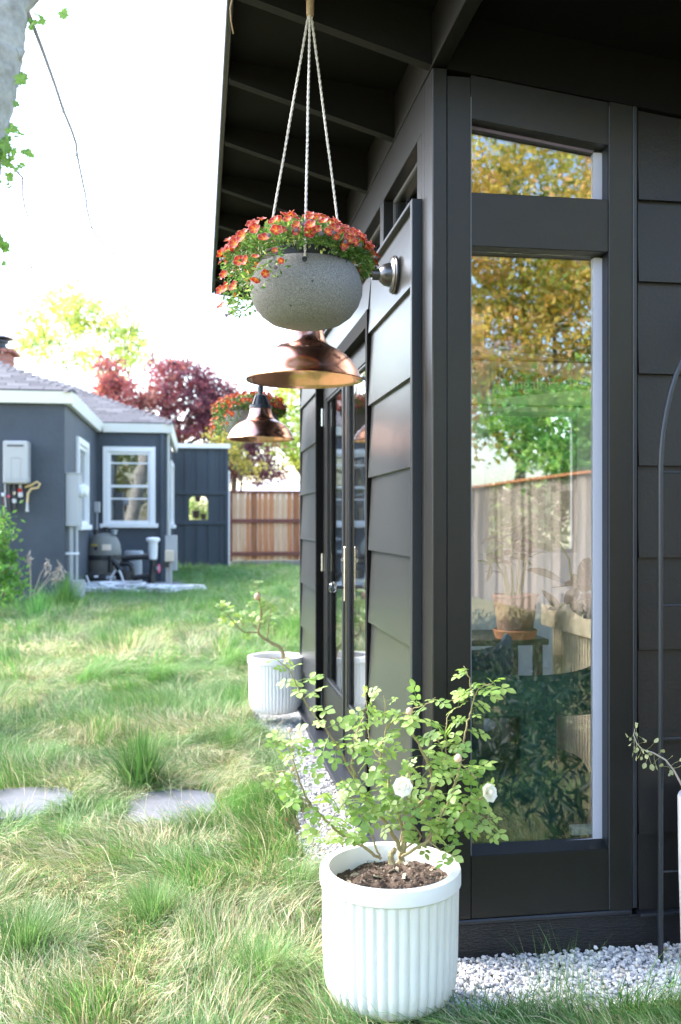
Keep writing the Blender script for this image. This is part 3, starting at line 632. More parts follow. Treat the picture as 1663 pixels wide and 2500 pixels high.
def rose_bush(label, base, branches, leaves, sp, blooms, buds, zc, dz, leafset, tipskip=.12, skip=.22, dens=1.0, group=None):
    t = thing('rose_bush', label, 'rose', base, group); rr = random.Random(int(zc*100))
    tw = MB()
    lines = []
    for (pts, r0, r1, z0, z1) in branches:
        n = len(pts); P = [f(x, y_, z0+(z1-z0)*i/max(1, n-1)) for i, (f, x, y_) in enumerate(pts)]
        Q = []                                        # Catmull-Rom
        for i in range(n-1):
            a, b, c, d = P[max(i-1, 0)], P[i], P[i+1], P[min(i+2, n-1)]
            for k in range(5):
                u = k/5; Q.append(.5*((2*b)+(c-a)*u+(2*a-5*b+4*c-d)*u*u+(3*b-a-3*c+d)*u**3))
        Q.append(P[-1]); L = len(Q)
        Q = [q+Vector((rr.gauss(0, .0018), rr.gauss(0, .0018), rr.gauss(0, .0018))) for q in Q]
        br = MB().tube(Q, [r0+(r1-r0)*i/(L-1) for i in range(L)], 6)
        for i in range(2, L-2, 2):                    # thorns
            d = Vector((rr.gauss(0, 1), rr.gauss(0, 1), rr.gauss(0, 1))).normalized(); rad = r0+(r1-r0)*i/(L-1)
            br.tube([Q[i], Q[i]+d*(rad+.004)], [.0016, .0003], 4, False)
        br.build('branch', M['stem'], t, True); lines.append(Q)
    for bi, Q in enumerate(lines):
        cum = [0]
        for i in range(len(Q)-1): cum.append(cum[-1]+(Q[i+1]-Q[i]).length)
        T = cum[-1]; s = T*(skip if bi else .55) if leaves[bi] else T+1
        while s < T:
            i = max(j for j in range(len(cum)) if cum[j] <= s); i = min(i, len(Q)-2); u = (s-cum[i])/max(1e-6, cum[i+1]-cum[i]); q = Q[i].lerp(Q[i+1], u); ax = (Q[i+1]-Q[i]).normalized()
            for _ in range(rr.choice((1, 1, 2, 2))):
                d = Vector((rr.gauss(0, 1), rr.gauss(-.35, .8), rr.gauss(.15, .6))); d = (d-ax*d.dot(ax)*.6).normalized()
                nrm = (Vector((rr.gauss(-.15, .35), rr.gauss(-.45, .35), 1))).normalized(); nrm = (nrm-d*nrm.dot(d)).normalized(); y_ = nrm.cross(d)
                qt = Matrix((d, y_, nrm)).transposed().to_quaternion()
                place('leaf', rr.choice(leafset), t, q, qt, rr.uniform(.62, 1.12)*(1 if s < T*.85 else .72))
            s += sp*rr.uniform(.6, 1.4)/dens
        d = (Q[-1]-Q[-3]).normalized()
    for (c, d, r) in blooms:
        b = rose_bloom('rose_flower', c, d, r, t)
        MB().lathe([(0, -.02), (.003, -.018), (.008, -.006), (.004, .004)], Vector(c)-Vector(d).normalized()*.004, 8, d).build('calyx', M['greenstem'], b, True)
    for (c, d, r) in buds:
        b = MB().lathe([(0, -r), (r*.6, -r*.75), (r*.95, -.1*r), (r*.85, r*.6), (r*.45, r*1.1), (0, r*1.25)], c, 12, d).build('rose_bud', M['bud'], t, True)
        cl = MB(); q = Vector((0, 0, 1)).rotation_difference(Vector(d).normalized())
        for k in range(5):
            a = 2*PI*k/5; o = Vector((math.cos(a), math.sin(a), 0)); s_ = Vector((-o.y, o.x, 0))
            cl.add([Vector(c)+q @ (o*r*.4+s_*r*.3+Vector((0, 0, -r*.9))), Vector(c)+q @ (o*r*.4-s_*r*.3+Vector((0, 0, -r*.9))), Vector(c)+q @ (o*r*1.8+Vector((0, 0, -r*.1)))], [(0, 1, 2)])
        cl.build('sepal', M['greenstem'], b)
    return t
A_ = crop(640, 1580, .3827); c7 = lambda *xy: [(A_, x, y_) for x, y_ in xy]
ZP = 2.555
branches = [
 (c7((885, 1375), (890, 1300), (920, 1200), (985, 1040), (1090, 880), (1060, 740), (1000, 620), (950, 520), (960, 430)), .0095, .0022, ZP, ZP+.03),
 (c7((830, 1385), (825, 1330), (845, 1290)), .010, .006, ZP-.03, ZP-.03),
 (c7((895, 1330), (990, 1280), (1110, 1190), (1250, 1090), (1310, 980), (1400, 965), (1438, 940)), .0048, .0018, ZP-.01, ZP-.10),
 (c7((1040, 1250), (1150, 1060), (1220, 920), (1235, 850), (1262, 745)), .0032, .0015, ZP-.02, ZP-.12),
 (c7((1180, 1020), (1262, 760), (1290, 600), (1310, 480), (1345, 350), (1325, 220), (1290, 120)), .0034, .0012, ZP+.02, ZP+.05),
 (c7((1345, 350), (1385, 265), (1440, 240), (1480, 230)), .0016, .0008, ZP+.05, ZP+.02),
 (c7((885, 1300), (800, 1130), (700, 1000), (610, 860), (570, 700), (600, 560), (650, 440)), .0060, .0016, ZP, ZP-.06),
 (c7((915, 1220), (860, 1020), (800, 850), (755, 700), (790, 500), (785, 310)), .0046, .0012, ZP+.01, ZP+.06),
 (c7((755, 720), (690, 600), (672, 420), (655, 260)), .0026, .0010, ZP+.04, ZP+.10),
 (c7((760, 1350), (640, 1270), (520, 1200), (400, 1100), (310, 1000), (240, 850), (200, 720), (172, 530)), .0048, .0012, ZP, ZP-.10),
 (c7((310, 1000), (200, 940), (110, 900), (80, 905)), .0018, .0008, ZP-.06, ZP-.12),
 (c7((240, 850), (150, 790), (50, 800)), .0018, .0008, ZP-.07, ZP-.05),
 (c7((205, 690), (150, 610), (90, 600)), .0014, .0007, ZP-.09, ZP-.10),
 (c7((600, 860), (490, 650), (420, 545), (290, 370), (230, 270), (165, 130), (60, 70)), .0034, .0010, ZP-.03, ZP-.16),
 (c7((985, 1040), (930, 960), (905, 915)), .0028, .0016, ZP-.01, ZP-.10),
 (c7((1000, 640), (1110, 580), (1165, 700), (1170, 560), (1190, 430), (1290, 350), (1180, 340)), .0024, .0009, ZP+.02, ZP+.09),
 (c7((740, 1330), (680, 1150), (595, 1020), (580, 900), (500, 830)), .0030, .0010, ZP-.02, ZP-.09),
 (c7((1060, 1240), (1130, 1290), (1200, 1320), (1270, 1350)), .0022, .0008, ZP-.04, ZP-.12),
 (c7((790, 520), (880, 440), (940, 410), (1030, 370), (1110, 325)), .0024, .0009, ZP+.05, ZP-.02),
 (c7((900, 1290), (1010, 1210), (940, 1110), (880, 1040), (800, 980)), .0034, .0012, ZP+.02, ZP-.02),
 (c7((1090, 880), (1130, 780), (1200, 700), (1330, 800), (1370, 840)), .0026, .0009, ZP, ZP-.09),
 (c7((1250, 1090), (1360, 1060), (1420, 1130), (1430, 1190)), .0020, .0008, ZP-.05, ZP-.02),
 (c7((700, 1000), (560, 960), (470, 1060), (350, 1200)), .0024, .0008, ZP-.04, ZP-.13),
 (c7((640, 1270), (520, 1180), (470, 1120), (420, 1230)), .0022, .0008, ZP-.02, ZP+.04),
 (c7((870, 1290), (960, 900), (930, 790), (1000, 760)), .0026, .0009, ZP+.05, ZP+.13),
 (c7((1100, 1190), (1190, 1120), (1240, 1160), (1250, 1250)), .0020, .0008, ZP-.03, ZP-.07)]
rose_bush('leafy rose bush with white blooms in the big white pot by the window', (POT.x, POT.y, ptz+.30), branches, [i != 1 for i in range(len(branches))], .0215,
    [(A_(897, 892, ZP-.13), (-.15, -1, .35), .0245), (A_(1447, 930, ZP-.11), (.40, -.85, .35), .0235)],
    [(A_(1250, 712, ZP-.12), (.05, -.2, 1), .0105), (A_(940, 412, ZP), (-.2, -.5, .8), .010), (A_(193, 775, ZP-.1), (-.2, -.4, .8), .0065), (A_(175, 528, ZP-.1), (0, 0, 1), .0055)], ZP, .1, CL)
B_ = crop(500, 880, .3817); c5 = lambda *xy: [(B_, x, y_) for x, y_ in xy]
ZQ = 6.2
br2 = [(c5((505, 1930), (490, 1850), (400, 1790), (345, 1740), (360, 1620), (345, 1500), (320, 1410)), .014, .003, ZQ, ZQ-.1),
 (c5((400, 1785), (415, 1650), (430, 1560)), .006, .002, ZQ, ZQ+.1),
 (c5((350, 1740), (240, 1730), (140, 1620), (60, 1550)), .006, .002, ZQ-.05, ZQ-.2),
 (c5((345, 1730), (280, 1640), (250, 1570)), .005, .002, ZQ, ZQ+.05),
 (c5((360, 1640), (410, 1560), (460, 1530)), .004, .0015, ZQ, ZQ-.15),
 (c5((250, 1700), (170, 1590), (110, 1570)), .004, .0015, ZQ-.1, ZQ)]
rose_bush('small sparse rose in the far white pot', (P2.x, P2.y, .40), br2, [True]*6, .020, [], [(B_(336, 1512, ZQ-.12), (-.1, -.5, .7), .022)], ZQ, .2, CLs, skip=.3)

# white pot at the right edge with its wilting twig
P3 = at(1744, 2100, 2.79)
t3 = thing('tall_white_pot', 'tall smooth white pot cut by the right edge, beside the black trellis', 'pot', (P3.x, P3.y, .02))
MB().lathe([(0, 0), (.085, 0), (.092, .01), (.1, .3), (.103, .51), (.100, .518), (.088, .518), (.085, .50), (.084, .42)], (P3.x, P3.y, .02), 48).build('body', M['white_pot'], t3, True)
MB().lathe([(.086, .47), (.05, .478), (0, .482)], (P3.x, P3.y, .02), 24).build('soil', M['soil'], t3, True)
tw = thing('wilting_twig', 'drooping twig with wilted pale leaves at the right edge', 'plant', (P3.x, P3.y, .45))
tp = [(P3.x, P3.y, .49)]+[at(x, y_, 2.74) for x, y_ in ((1700, 1990), (1672, 1930), (1645, 1880), (1625, 1855), (1595, 1838), (1568, 1830), (1555, 1815), (1547, 1795), (1550, 1780))]
MB().tube(tp, [.004]*3+[.003, .0026, .0022, .002, .0018, .0015, .001], 6).build('branch', M['dry'], tw, True)
wl = compound_leaf(1, .028, 'wilted_leaf', mat('wilted_leaf', (.36, .38, .20), .7, transl=.3)); rr = random.Random(9)
for i in range(34):
    k = rr.randint(3, len(tp)-2); q = Vector(tp[k]).lerp(Vector(tp[k+1]), rr.random()); d = Vector((rr.gauss(0, .5), rr.gauss(-.2, .5), -.7 if i % 3 else .4)).normalized(); n = d.orthogonal().normalized(); n.rotate(Quaternion(d, rr.random()*6)); place('leaf', wl, tw, q, Matrix((d, n.cross(d), n)).transposed().to_quaternion(), rr.uniform(.35, .7))

# trellis
tl = thing('garden_trellis', 'black arched metal trellis standing before the siding at right', 'trellis', (1.38, 2.655, .0))
T0 = at(1613, 2355, 2.83); tx, ty = T0.x, T0.y; ha = .26
arch = [(tx, ty, -.05), (tx, ty, .7), (tx, ty, 1.1), (tx, ty, 1.35)]+[(tx+ha-ha*math.cos(a), ty, 1.5+.5*math.sin(a)) for a in np.linspace(0, PI, 26)]+[(tx+2*ha, ty, 1.1), (tx+2*ha, ty, -.05)]
MB().tube(arch, .0082, 12).build('arch', M['iron'], tl, True)
for z in (.30, .70, 1.10, 1.5): MB().tube([(tx, ty, z), (tx+2*ha, ty, z)], .003, 8).build('rung', M['iron'], tl, True)
MB().tube([(tx+ha, ty, .05), (tx+ha, ty, 1.98)], .004, 8).build('upright', M['iron'], tl, True)

# ------------------------------------------------------------------ things inside the studio
IC = crop(1140, 1300, .2168); ID = crop(1140, 1000, .2168)
ds = thing('slatted_desk', 'pale wooden desk with slatted leg panel inside the window', 'desk', (1.83, 4.0, .15))
box('desk_top', (1.82, 3.2, .80), (2.7, 4.85, .91), M['bamboo'], ds, .003)
for i in range(46):
    yy = 3.3+i*.033
    if yy < 4.78: box('slat', (1.855, yy, .152), (1.875, yy+.021, .799), M['bamboo'], ds)
box('leg_panel', (1.876, 3.3, .152), (1.9, 4.78, .799), M['darkwood'], ds)
cn = thing('console_table', 'low dark wooden console inside, under the terracotta pot', 'table', (1.4, 4.8, .15))
box('table_top', (.95, 4.55, .73), (1.75, 5.0, .76), M['darkwood'], cn, .004)
for x in (.98, 1.70):
    for yy in (4.58, 4.95): box('leg', (x-.02, yy-.02, .151), (x+.02, yy+.02, .7295), M['bamboo' if x < 1 else 'darkwood'], cn)
box('shelf', (.97, 4.57, .40), (1.73, 4.98, .42), M['darkwood'], cn)
tc_ = at(1258, 1550, 4.80)
tpot = thing('terracotta_pot', 'brown terracotta pot in orange saucer seen through the window', 'pot', (tc_.x, tc_.y, .761))
MB().lathe([(0, .0), (.10, 0), (.112, .04), (.106, .045), (.09, .012), (0, .010)], (tc_.x, tc_.y, .7615), 36).build('saucer', M['terra2'], tpot, True)
MB().lathe([(0, .014), (.085, .014), (.112, .205), (.118, .21), (.118, .222), (.105, .222), (.10, .2), (0, .2)], (tc_.x, tc_.y, .7615), 36).build('body', M['terra'], tpot, True)
def leafblade(L, W, m_, name, n=6):
    m = MB(); vs = []
    for i in range(n+1):
        u = i/n; w_ = W*math.sin(PI*min(1, u*.93+.07))**.8*.5; z = -.25*L*u*u
        vs += [(L*u, -w_, z+.1*w_), (L*u, 0, z), (L*u, w_, z+.1*w_)]
    fs = []
    for i in range(n): fs += [(3*i, 3*i+1, 3*i+4, 3*i+3), (3*i+1, 3*i+2, 3*i+5, 3*i+4)]
    return m.add(vs, fs).mesh(name, m_, True)
def houseplant(label, base, stems, lf, n, rad, cat='plant', seed=1, r0=.008):
    t = thing('house_plant', label, cat, base); rr = random.Random(seed)
    for st in stems:
        MB().tube(st, [r0*(1-.7*i/(len(st)-1)) for i in range(len(st))], 6).build('stem', M['darkwood'] if r0 > .01 else M['greenstem'], t, True)
        for i in range(n):
            k = rr.uniform(.35, 1)*(len(st)-1); a = min(int(k), len(st)-2); q = Vector(st[a]).lerp(Vector(st[a+1]), k-a)
            d = Vector((rr.gauss(0, 1), rr.gauss(-.2, .8), rr.gauss(.35, .5))).normalized(); nn = Vector((rr.gauss(0, .3), rr.gauss(-.3, .3), 1)); nn = (nn-d*nn.dot(d)).normalized()
            place('leaf', rr.choice(lf), t, q, Matrix((d, nn.cross(d), nn)).transposed().to_quaternion(), rr.uniform(.6, 1.15))
    return t
LD = [leafblade(.10, .055, M['darkleaf'], 'leaf'), leafblade(.11, .05, M['greenleaf'], 'leaf')]
zt_ = 4.78
houseplant('dark bushy house plant in the terracotta pot inside', (tc_.x, tc_.y, .98), [[IC(*q, zt_) for q in s_] for s_ in (((480, 720), (430, 420), (380, 100), (330, -150)), ((520, 720), (500, 300), (520, 60), (560, -80)), ((570, 700), (590, 300), (610, 100), (640, -20)), ((450, 700), (420, 500), (330, 330), (250, 360)), ((600, 700), (660, 350), (700, 180), (780, 120)))], [LD[0], LD[0], LD[1]], 11, .1, seed=4, r0=.009)
houseplant('tall leaning plant with few pale leaves behind the desk', (1.9, 4.9, .92), [[IC(1180, 560, 4.6), IC(1150, 300, 4.6), ID(880, 1240, 4.6), ID(760, 980, 4.6), ID(700, 760, 4.6), ID(690, 420, 4.6)]], [LD[1], leafblade(.13, .05, M['greenleaf'], 'leaf')], 15, .1, seed=8, r0=.006)
bp_ = IC(1390, 880, 4.3)
houseplant('dark broad leafed plant trailing over the pale desk', (bp_.x, bp_.y, .915), [[bp_, IC(1360, 700, 4.3), IC(1200, 590, 4.3), IC(960, 620, 4.3)], [bp_, IC(1300, 760, 4.25), IC(1100, 800, 4.2), IC(990, 900, 4.2)], [bp_, IC(1420, 620, 4.3), IC(1480, 560, 4.3)]], [leafblade(.2, .10, M['darkleaf'], 'leaf'), LD[0]], 5, .1, seed=5, r0=.007)
bk = thing('black_pot', 'small black plant pot on the pale desk', 'pot', (bp_.x, bp_.y, .911))
MB().lathe([(0, 0), (.05, 0), (.062, .11), (.055, .11), (0, .09)], (bp_.x+.02, bp_.y, .911), 20).build('body', M['pvcblack'], bk, True)
def chair(label, c, rz, m_, w_):
    t = thing('velvet_chair', label, 'chair', c, 'velvet chairs inside the studio'); q = Quaternion((0, 0, 1), rz); cv = Vector(c)
    def W(x, y_, z): return cv+q @ Vector((x, y_, z))
    vs = []; fs = []; n = 22
    for i in range(n+1):                              # curved top band with a saddle
        u = -1+2*i/n; a = u*1.15; x = w_*math.sin(a)/math.sin(1.15); y_ = -.16*math.cos(a)-.02; top = .70+.045*abs(u)**2.2; bot = .565-.01*abs(u)
        for (dy, z) in ((0, bot), (-.03, bot+.01), (-.045, (bot+top)/2), (-.03, top-.012), (0, top), (.022, top-.012), (.03, (bot+top)/2), (.018, bot+.01)): vs.append(W(x*(1-dy*.5), y_+dy, z))
    for i in range(n):
        for k in range(8): fs.append((i*8+k, i*8+(k+1) % 8, (i+1)*8+(k+1) % 8, (i+1)*8+k))
    fs += [tuple(range(8))[::-1], tuple(n*8+k for k in range(8))]
    MB().add(vs, fs).build('backrest', m_, t, True)
    sp = MB().hexa([W(-.06, -.20, .30), W(.06, -.20, .30), W(.06, -.15, .30), W(-.06, -.15, .30)], [W(-.06, -.21, .575), W(.06, -.21, .575), W(.06, -.18, .575), W(-.06, -.18, .575)]); sp.build('back_post', m_, t)
    MB().lathe([(0, .035), (.235, .035), (.245, .05), (.255, .28), (.258, .34), (.235, .375), (0, .385)], W(0, .04, 0), 36).build('seat', m_, t, True)
    MB().lathe([(0, 0), (.2, 0), (.2, .0345), (0, .0345)], W(0, .04, 0), 36).build('base', M['darkwood'], t, True)
    return t
chair('teal velvet chair with saddle backrest just inside the window', (1.085, 3.12, .151), 0, M['velvet'], .27)
chair('navy velvet chair behind the teal one inside', (.98, 3.72, .151), .3, M['navy'], .25)
# framed pennant with its name
fp = thing('framed_pennant', 'framed felt pennant with tall pale lettering inside, above the rear window', 'picture', (2.2, IY, 2.2))
px0, px1, pz0, pz1 = 1.80, 2.72, 2.145, 2.435
box('mat_board', (px0, IY-.012, pz0), (px1, IY-.004, pz1), M['paper'], fp)
MB().box((px0-.012, IY-.022, pz0-.012), (px1+.012, IY-.0005, pz0-.0005)).box((px0-.012, IY-.022, pz1+.0005), (px1+.012, IY-.0005, pz1+.012)).box((px0-.012, IY-.022, pz0), (px0-.0005, IY-.0005, pz1)).box((px1+.0005, IY-.022, pz0), (px1+.012, IY-.0005, pz1)).build('frame', M['darkwood'], fp)
MB().poly([(px0+.16, IY-.0145, pz0+.035), (px1-.02, IY-.0145, pz0+.125), (px1-.02, IY-.0145, pz0+.15), (px0+.16, IY-.0145, pz1-.03)], (0, .002, 0)).build('pennant', M['pennant'], fp)
def text(body, loc, size, mat_, parent, sx=1):
    cu = bpy.data.curves.new('lettering', 'FONT'); cu.body = body; cu.size = size; cu.extrude = .0008
    tmp = bpy.data.objects.new('tmp', cu); COL.objects.link(tmp); bpy.context.view_layer.update()
    me = bpy.data.meshes.new_from_object(tmp); bpy.data.objects.remove(tmp); me.materials.clear(); me.materials.append(mat_)
    o = place('lettering', me, parent, loc, Quaternion((1, 0, 0), PI/2)); o.scale = (sx, 1.0, 1); return o
text('B', (px0+.19, IY-.0165, pz0+.065), .22, M['paper'], fp, .5)
text('angalore', (px0+.27, IY-.0165, pz0+.10), .125, M['paper'], fp, .85)

# ------------------------------------------------------------------ gravel
def icos():
    t = (1+5**.5)/2; v = np.array([(-1, t, 0), (1, t, 0), (-1, -t, 0), (1, -t, 0), (0, -1, t), (0, 1, t), (0, -1, -t), (0, 1, -t), (t, 0, -1), (t, 0, 1), (-t, 0, -1), (-t, 0, 1)], float); v /= np.linalg.norm(v[0])
    f = np.array([(0, 11, 5), (0, 5, 1), (0, 1, 7), (0, 7, 10), (0, 10, 11), (1, 5, 9), (5, 11, 4), (11, 10, 2), (10, 7, 6), (7, 1, 8), (3, 9, 4), (3, 4, 2), (3, 2, 6), (3, 6, 8), (3, 8, 9), (4, 9, 5), (2, 4, 11), (6, 2, 10), (8, 6, 7), (9, 8, 1)]); return v, f
def gravel():
    n = 30000; x = RNG.uniform(.28, 3.2, n); y = RNG.uniform(2.38, 6.7, n)
    m = (gravel_mask(x, y) > RNG.uniform(.25, .7, n)) & ~((x > CX+.0) & (y > CY+.0))
    keep = RNG.random(n) < 1.0; x, y = x[m & keep], y[m & keep]
    # a second, denser pass close to the camera
    x2 = RNG.uniform(.28, .70, 15000); y2 = RNG.uniform(2.5, 6.6, 15000); m2 = (gravel_mask(x2, y2) > RNG.uniform(.25, .7, 15000)) & ~((x2 > CX) & (y2 > CY))
    x3 = RNG.uniform(.6, 1.7, 9000); y3 = RNG.uniform(2.38, 2.765, 9000); m3 = gravel_mask(x3, y3) > RNG.uniform(.2, .6, 9000)
    x = np.concatenate([x, x2[m2], x3[m3]]); y = np.concatenate([y, y2[m2], y3[m3]]); n = len(x)
    v, f = icos(); r = RNG.uniform(.0042, .0095, n); sc = RNG.uniform(.6, 1.25, (n, 3))*r[:, None]; sc[:, 2] *= .75
    a = RNG.uniform(0, 6.28, n); V = v[None]*(1+.22*RNG.normal(size=(n, 12, 1)).clip(-1, 1))*sc[:, None]
    ca, sa = np.cos(a)[:, None], np.sin(a)[:, None]; V = np.stack([V[..., 0]*ca-V[..., 1]*sa, V[..., 0]*sa+V[..., 1]*ca, V[..., 2]], -1)
    V += np.stack([x, y, gz(x, y)+RNG.uniform(.002, .026, n)], -1)[:, None]
    base = np.array([[.62, .62, .62], [.50, .51, .54], [.72, .71, .68], [.34, .35, .38], [.60, .54, .46]])[RNG.choice(5, n, p=[.34, .22, .24, .14, .06])]*RNG.uniform(.8, 1.15, (n, 1))
    F = (f[None]+(np.arange(n)*12)[:, None, None]).reshape(-1, 3)
    o = place('gravel', np_mesh('gravel', V, F, M['gravel'], np.repeat(base, 12, 0)))
    tag(o, 'pale grey gravel strip along the foot of the studio', 'gravel', kind='stuff')
gravel()

# ------------------------------------------------------------------ stepping stones
def slab(c, w_, d, label, seed):
    rr = random.Random(seed); pts = []
    for k in range(28):
        a = 2*PI*k/28; e = (abs(math.cos(a))**3.0+abs(math.sin(a))**3.0)**(-1/3.0); pts.append((c[0]+e*w_*math.cos(a)*rr.uniform(.95, 1.03), c[1]+e*d*math.sin(a)*rr.uniform(.95, 1.03), .0))
    n = len(pts); top = .080; lo = [(x, y_, .0) for x, y_, _ in pts]; mid = [(x, y_, top-.01) for x, y_, _ in pts]; hi = [(c[0]+(x-c[0])*.97, c[1]+(y_-c[1])*.97, top) for x, y_, _ in pts]
    vs = lo+mid+hi; fs = [(i, (i+1) % n, n+(i+1) % n, n+i) for i in range(n)]+[(n+i, n+(i+1) % n, 2*n+(i+1) % n, 2*n+i) for i in range(n)]+[tuple(2*n+i for i in range(n))]
    o = MB().add(vs, fs).build('stepping_stone', M['slate']); tag(o, label, 'paving stone', 'stepping stones in the lawn'); return o
ST1 = at(418, 1967, 4.22); ST2 = at(50, 1962, 4.28)
slab((ST1.x, ST1.y), .215, .27, 'grey stepping stone in the lawn in front of the dark grass tuft', 2)
slab((ST2.x, ST2.y), .235, .25, 'grey stepping stone cut by the left edge of the picture', 5)

# ------------------------------------------------------------------ house
HG = .285; HX = at(158, 1470, 12.4); hx1, hy1 = HX.x, HX.y; hy2 = 16.72; hx2 = -.57; hy3 = 21.4; ez = 2.90
house = thing('house', 'slate blue stucco house with white trim and grey shingle hip roof', 'house', (hx1, hy1, HG))
MB().box((-12, hy1, -.2), (hx1, hy1+.2, ez)).build('front_wall', M['stucco'], house)
def wall_hole_x(x, y0, y1, a, b, z0, z1):
    m = MB(); m.box((x-.2, y0, -.2), (x, a, ez)).box((x-.2, b, -.2), (x, y1, ez)).box((x-.2, a, -.2), (x, b, z0)).box((x-.2, a, z1), (x, b, ez)); return m.build('side_wall', M['stucco'], house)
sy0, sy1 = 14.05, 15.2; wz0, wz1 = 1.31, 2.50
wall_hole_x(hx1, hy1+.2, hy2, sy0, sy1, wz0, wz1)
fx0 = at(264, 1190, 16.55).x; fx1 = at(372, 1190, 16.55).x; fz0, fz1 = at(300, 1278, 16.55).z, at(300, 1105, 16.55).z
m = MB(); m.box((hx1-.2, hy2, -.2), (fx0, hy2+.2, ez)).box((fx1, hy2, -.2), (hx2, hy2+.2, ez)).box((fx0, hy2, -.2), (fx1, hy2+.2, fz0)).box((fx0, hy2, fz1), (fx1, hy2+.2, ez)); m.build('back_wall', M['stucco'], house)
wall_hole_x(hx2, hy2+.2, hy3, 19.2, 20.6, 1.3, 2.5)
def sash_window_y(x0, x1, z0, z1, y, par):            # faces -Y
    wv = MB(); t = .095
    wv.box((x0-.06, y-.035, z0-.0), (x0+.03, y+.06, z1)).box((x1-.03, y-.035, z0), (x1+.06, y+.06, z1)).box((x0-.06, y-.036, z1), (x1+.06, y+.06, z1+.085)).build
    o = wv.build('window', M['housewhite'], par)
    box('sill', (x0-.11, y-.075, z0-.075), (x1+.11, y+.05, z0-.001), M['housewhite'], o, .006)
    zm = z0+(z1-z0)*.52
    fr = MB().box((x0+.031, y-.01, zm-.022), (x1-.031, y+.04, zm+.022)).box((x0+.031, y-.005, z1-.05), (x1-.031, y+.04, z1-.0005)).box((x0+.031, y-.005, z0), (x1-.031, y+.04, z0+.05))
    fr.box((x0+.031, y-.005, z0+.0505), (x0+.07, y+.04, zm-.0225)).box((x1-.07, y-.005, z0+.0505), (x1-.031, y+.04, zm-.0225)).box((x0+.031, y-.005, zm+.0225), (x0+.07, y+.04, z1-.0505)).box((x1-.07, y-.005, zm+.0225), (x1-.031, y+.04, z1-.0505)).build('sash', M['housewhite'], o)
    box('rail', (x0+.0705, y+.006, zm-.23), (x1-.0705, y+.014, zm-.205), M['housewhite'], o); box('rail', (x0+.0705, y+.006, z1-.21), (x1-.0705, y+.014, z1-.185), M['housewhite'], o)
    box('pane', (x0+.0705, y+.016, zm+.0225), (x1-.0705, y+.02, z1-.0505), M['houseglass'], o); box('pane', (x0+.0705, y+.016, z0+.0505), (x1-.0705, y+.02, zm-.0225), M['houseglass'], o)
    box('curtain', (x0+.1+(x1-x0)*.45, y+.45, z0), (x1, y+.47, zm+.2), M['boxgrey'], o)
    return o
sash_window_y(fx0, fx1, fz0, fz1, hy2, house)
def sash_window_x(y0, y1, z0, z1, x, par):            # faces +X
    o = MB().box((x-.05, y0-.07, z0), (x+.04, y0+.03, z1)).box((x-.05, y1-.03, z0), (x+.04, y1+.07, z1)).box((x-.05, y0-.07, z1), (x+.041, y1+.07, z1+.09)).build('window', M['housewhite'], par)
    box('sill', (x-.05, y0-.12, z0-.075), (x+.08, y1+.12, z0-.001), M['housewhite'], o, .006)
    zm = (z0+z1)/2; MB().box((x-.04, y0+.031, zm-.03), (x+.01, y1-.031, zm+.03)).box((x-.04, y0+.031, z1-.06), (x+.005, y1-.031, z1-.0005)).box((x-.04, y0+.031, z0), (x+.005, y1-.031, z0+.06)).build('sash', M['housewhite'], o)
    box('pane', (x-.03, y0+.031, zm+.0305), (x-.025, y1-.031, z1-.0605), M['houseglass'], o); box('pane', (x-.03, y0+.031, z0+.0605), (x-.025, y1-.031, zm-.0305), M['houseglass'], o)
sash_window_x(sy0, sy1, wz0, wz1, hx1, house); sash_window_x(19.2, 20.6, 1.3, 2.5, hx2, house)
box('inner_wall', (-11.8, hy2+2.6, .3), (hx2-.2, hy2+2.7, ez), M['stucco'], house); MB().box((-11.8, hy1+.2, ez-.06), (hx1-.2, hy2+.2, ez-.02)).box((-11.8, hy2+.2, ez-.06), (hx2-.2, hy3, ez-.02)).build('inner_ceiling', M['stucco'], house)
MB().box((-11.8, hy1+.2, .2), (hx1-.2, hy2+.2, .3)).box((-11.8, hy2+.2, .2), (hx2-.2, hy3, .3)).build('interior_floor', M['darkwood'], house)
# hip roof of the wing and of the main block
ov = .11; rz0 = ez+.16; pch = .44
roofh = thing('tmp_roof', None, None); bpy.data.objects.remove(roofh)
wx1 = hx1+ov; wy1 = hy1-ov; mx1 = hx2+ov; my1 = hy2-ov; hd = 2.35; hw = 3.2
mri = my1+hd; mz = rz0+pch*hd; wri = wx1-hw; wz_ = rz0+pch*hw
hr = MB()
# wing front plane, wing right plane, main front plane, main right plane
hr.add([(-12, wy1, rz0), (wx1, wy1, rz0), (wri, wy1+hw, wz_), (-12, wy1+hw, wz_)], [(0, 1, 2, 3)])
hr.add([(wx1, wy1, rz0), (wx1, my1+.9, rz0), (wri, my1+4.2, wz_), (wri, wy1+hw, wz_)], [(0, 1, 2, 3)])
hr.add([(wx1-2.4, my1, rz0), (mx1, my1, rz0), (mx1-hd, mri, mz), (wx1-2.4, mri, mz)], [(0, 1, 2, 3)])
hr.add([(mx1, my1, rz0), (mx1, my1+2*hd, rz0), (mx1-hd, mri, mz)], [(0, 1, 2)])
hr.add([(mx1, my1+2*hd, rz0), (wx1-2.4, my1+2*hd, rz0), (wx1-2.4, mri, mz), (mx1-hd, mri, mz)], [(0, 1, 2, 3)])
hr.add([(-12, wy1, rz0-.02), (wx1, wy1, rz0-.02), (wx1, my1, rz0-.02), (-12, my1, rz0-.02)], [(0, 3, 2, 1)])
hr.add([(-12, my1, rz0-.02), (mx1, my1, rz0-.02), (mx1, my1+2*hd, rz0-.02), (-12, my1+2*hd, rz0-.02)], [(0, 3, 2, 1)])
roof_h = hr.build('roof', M['shingle'], house)
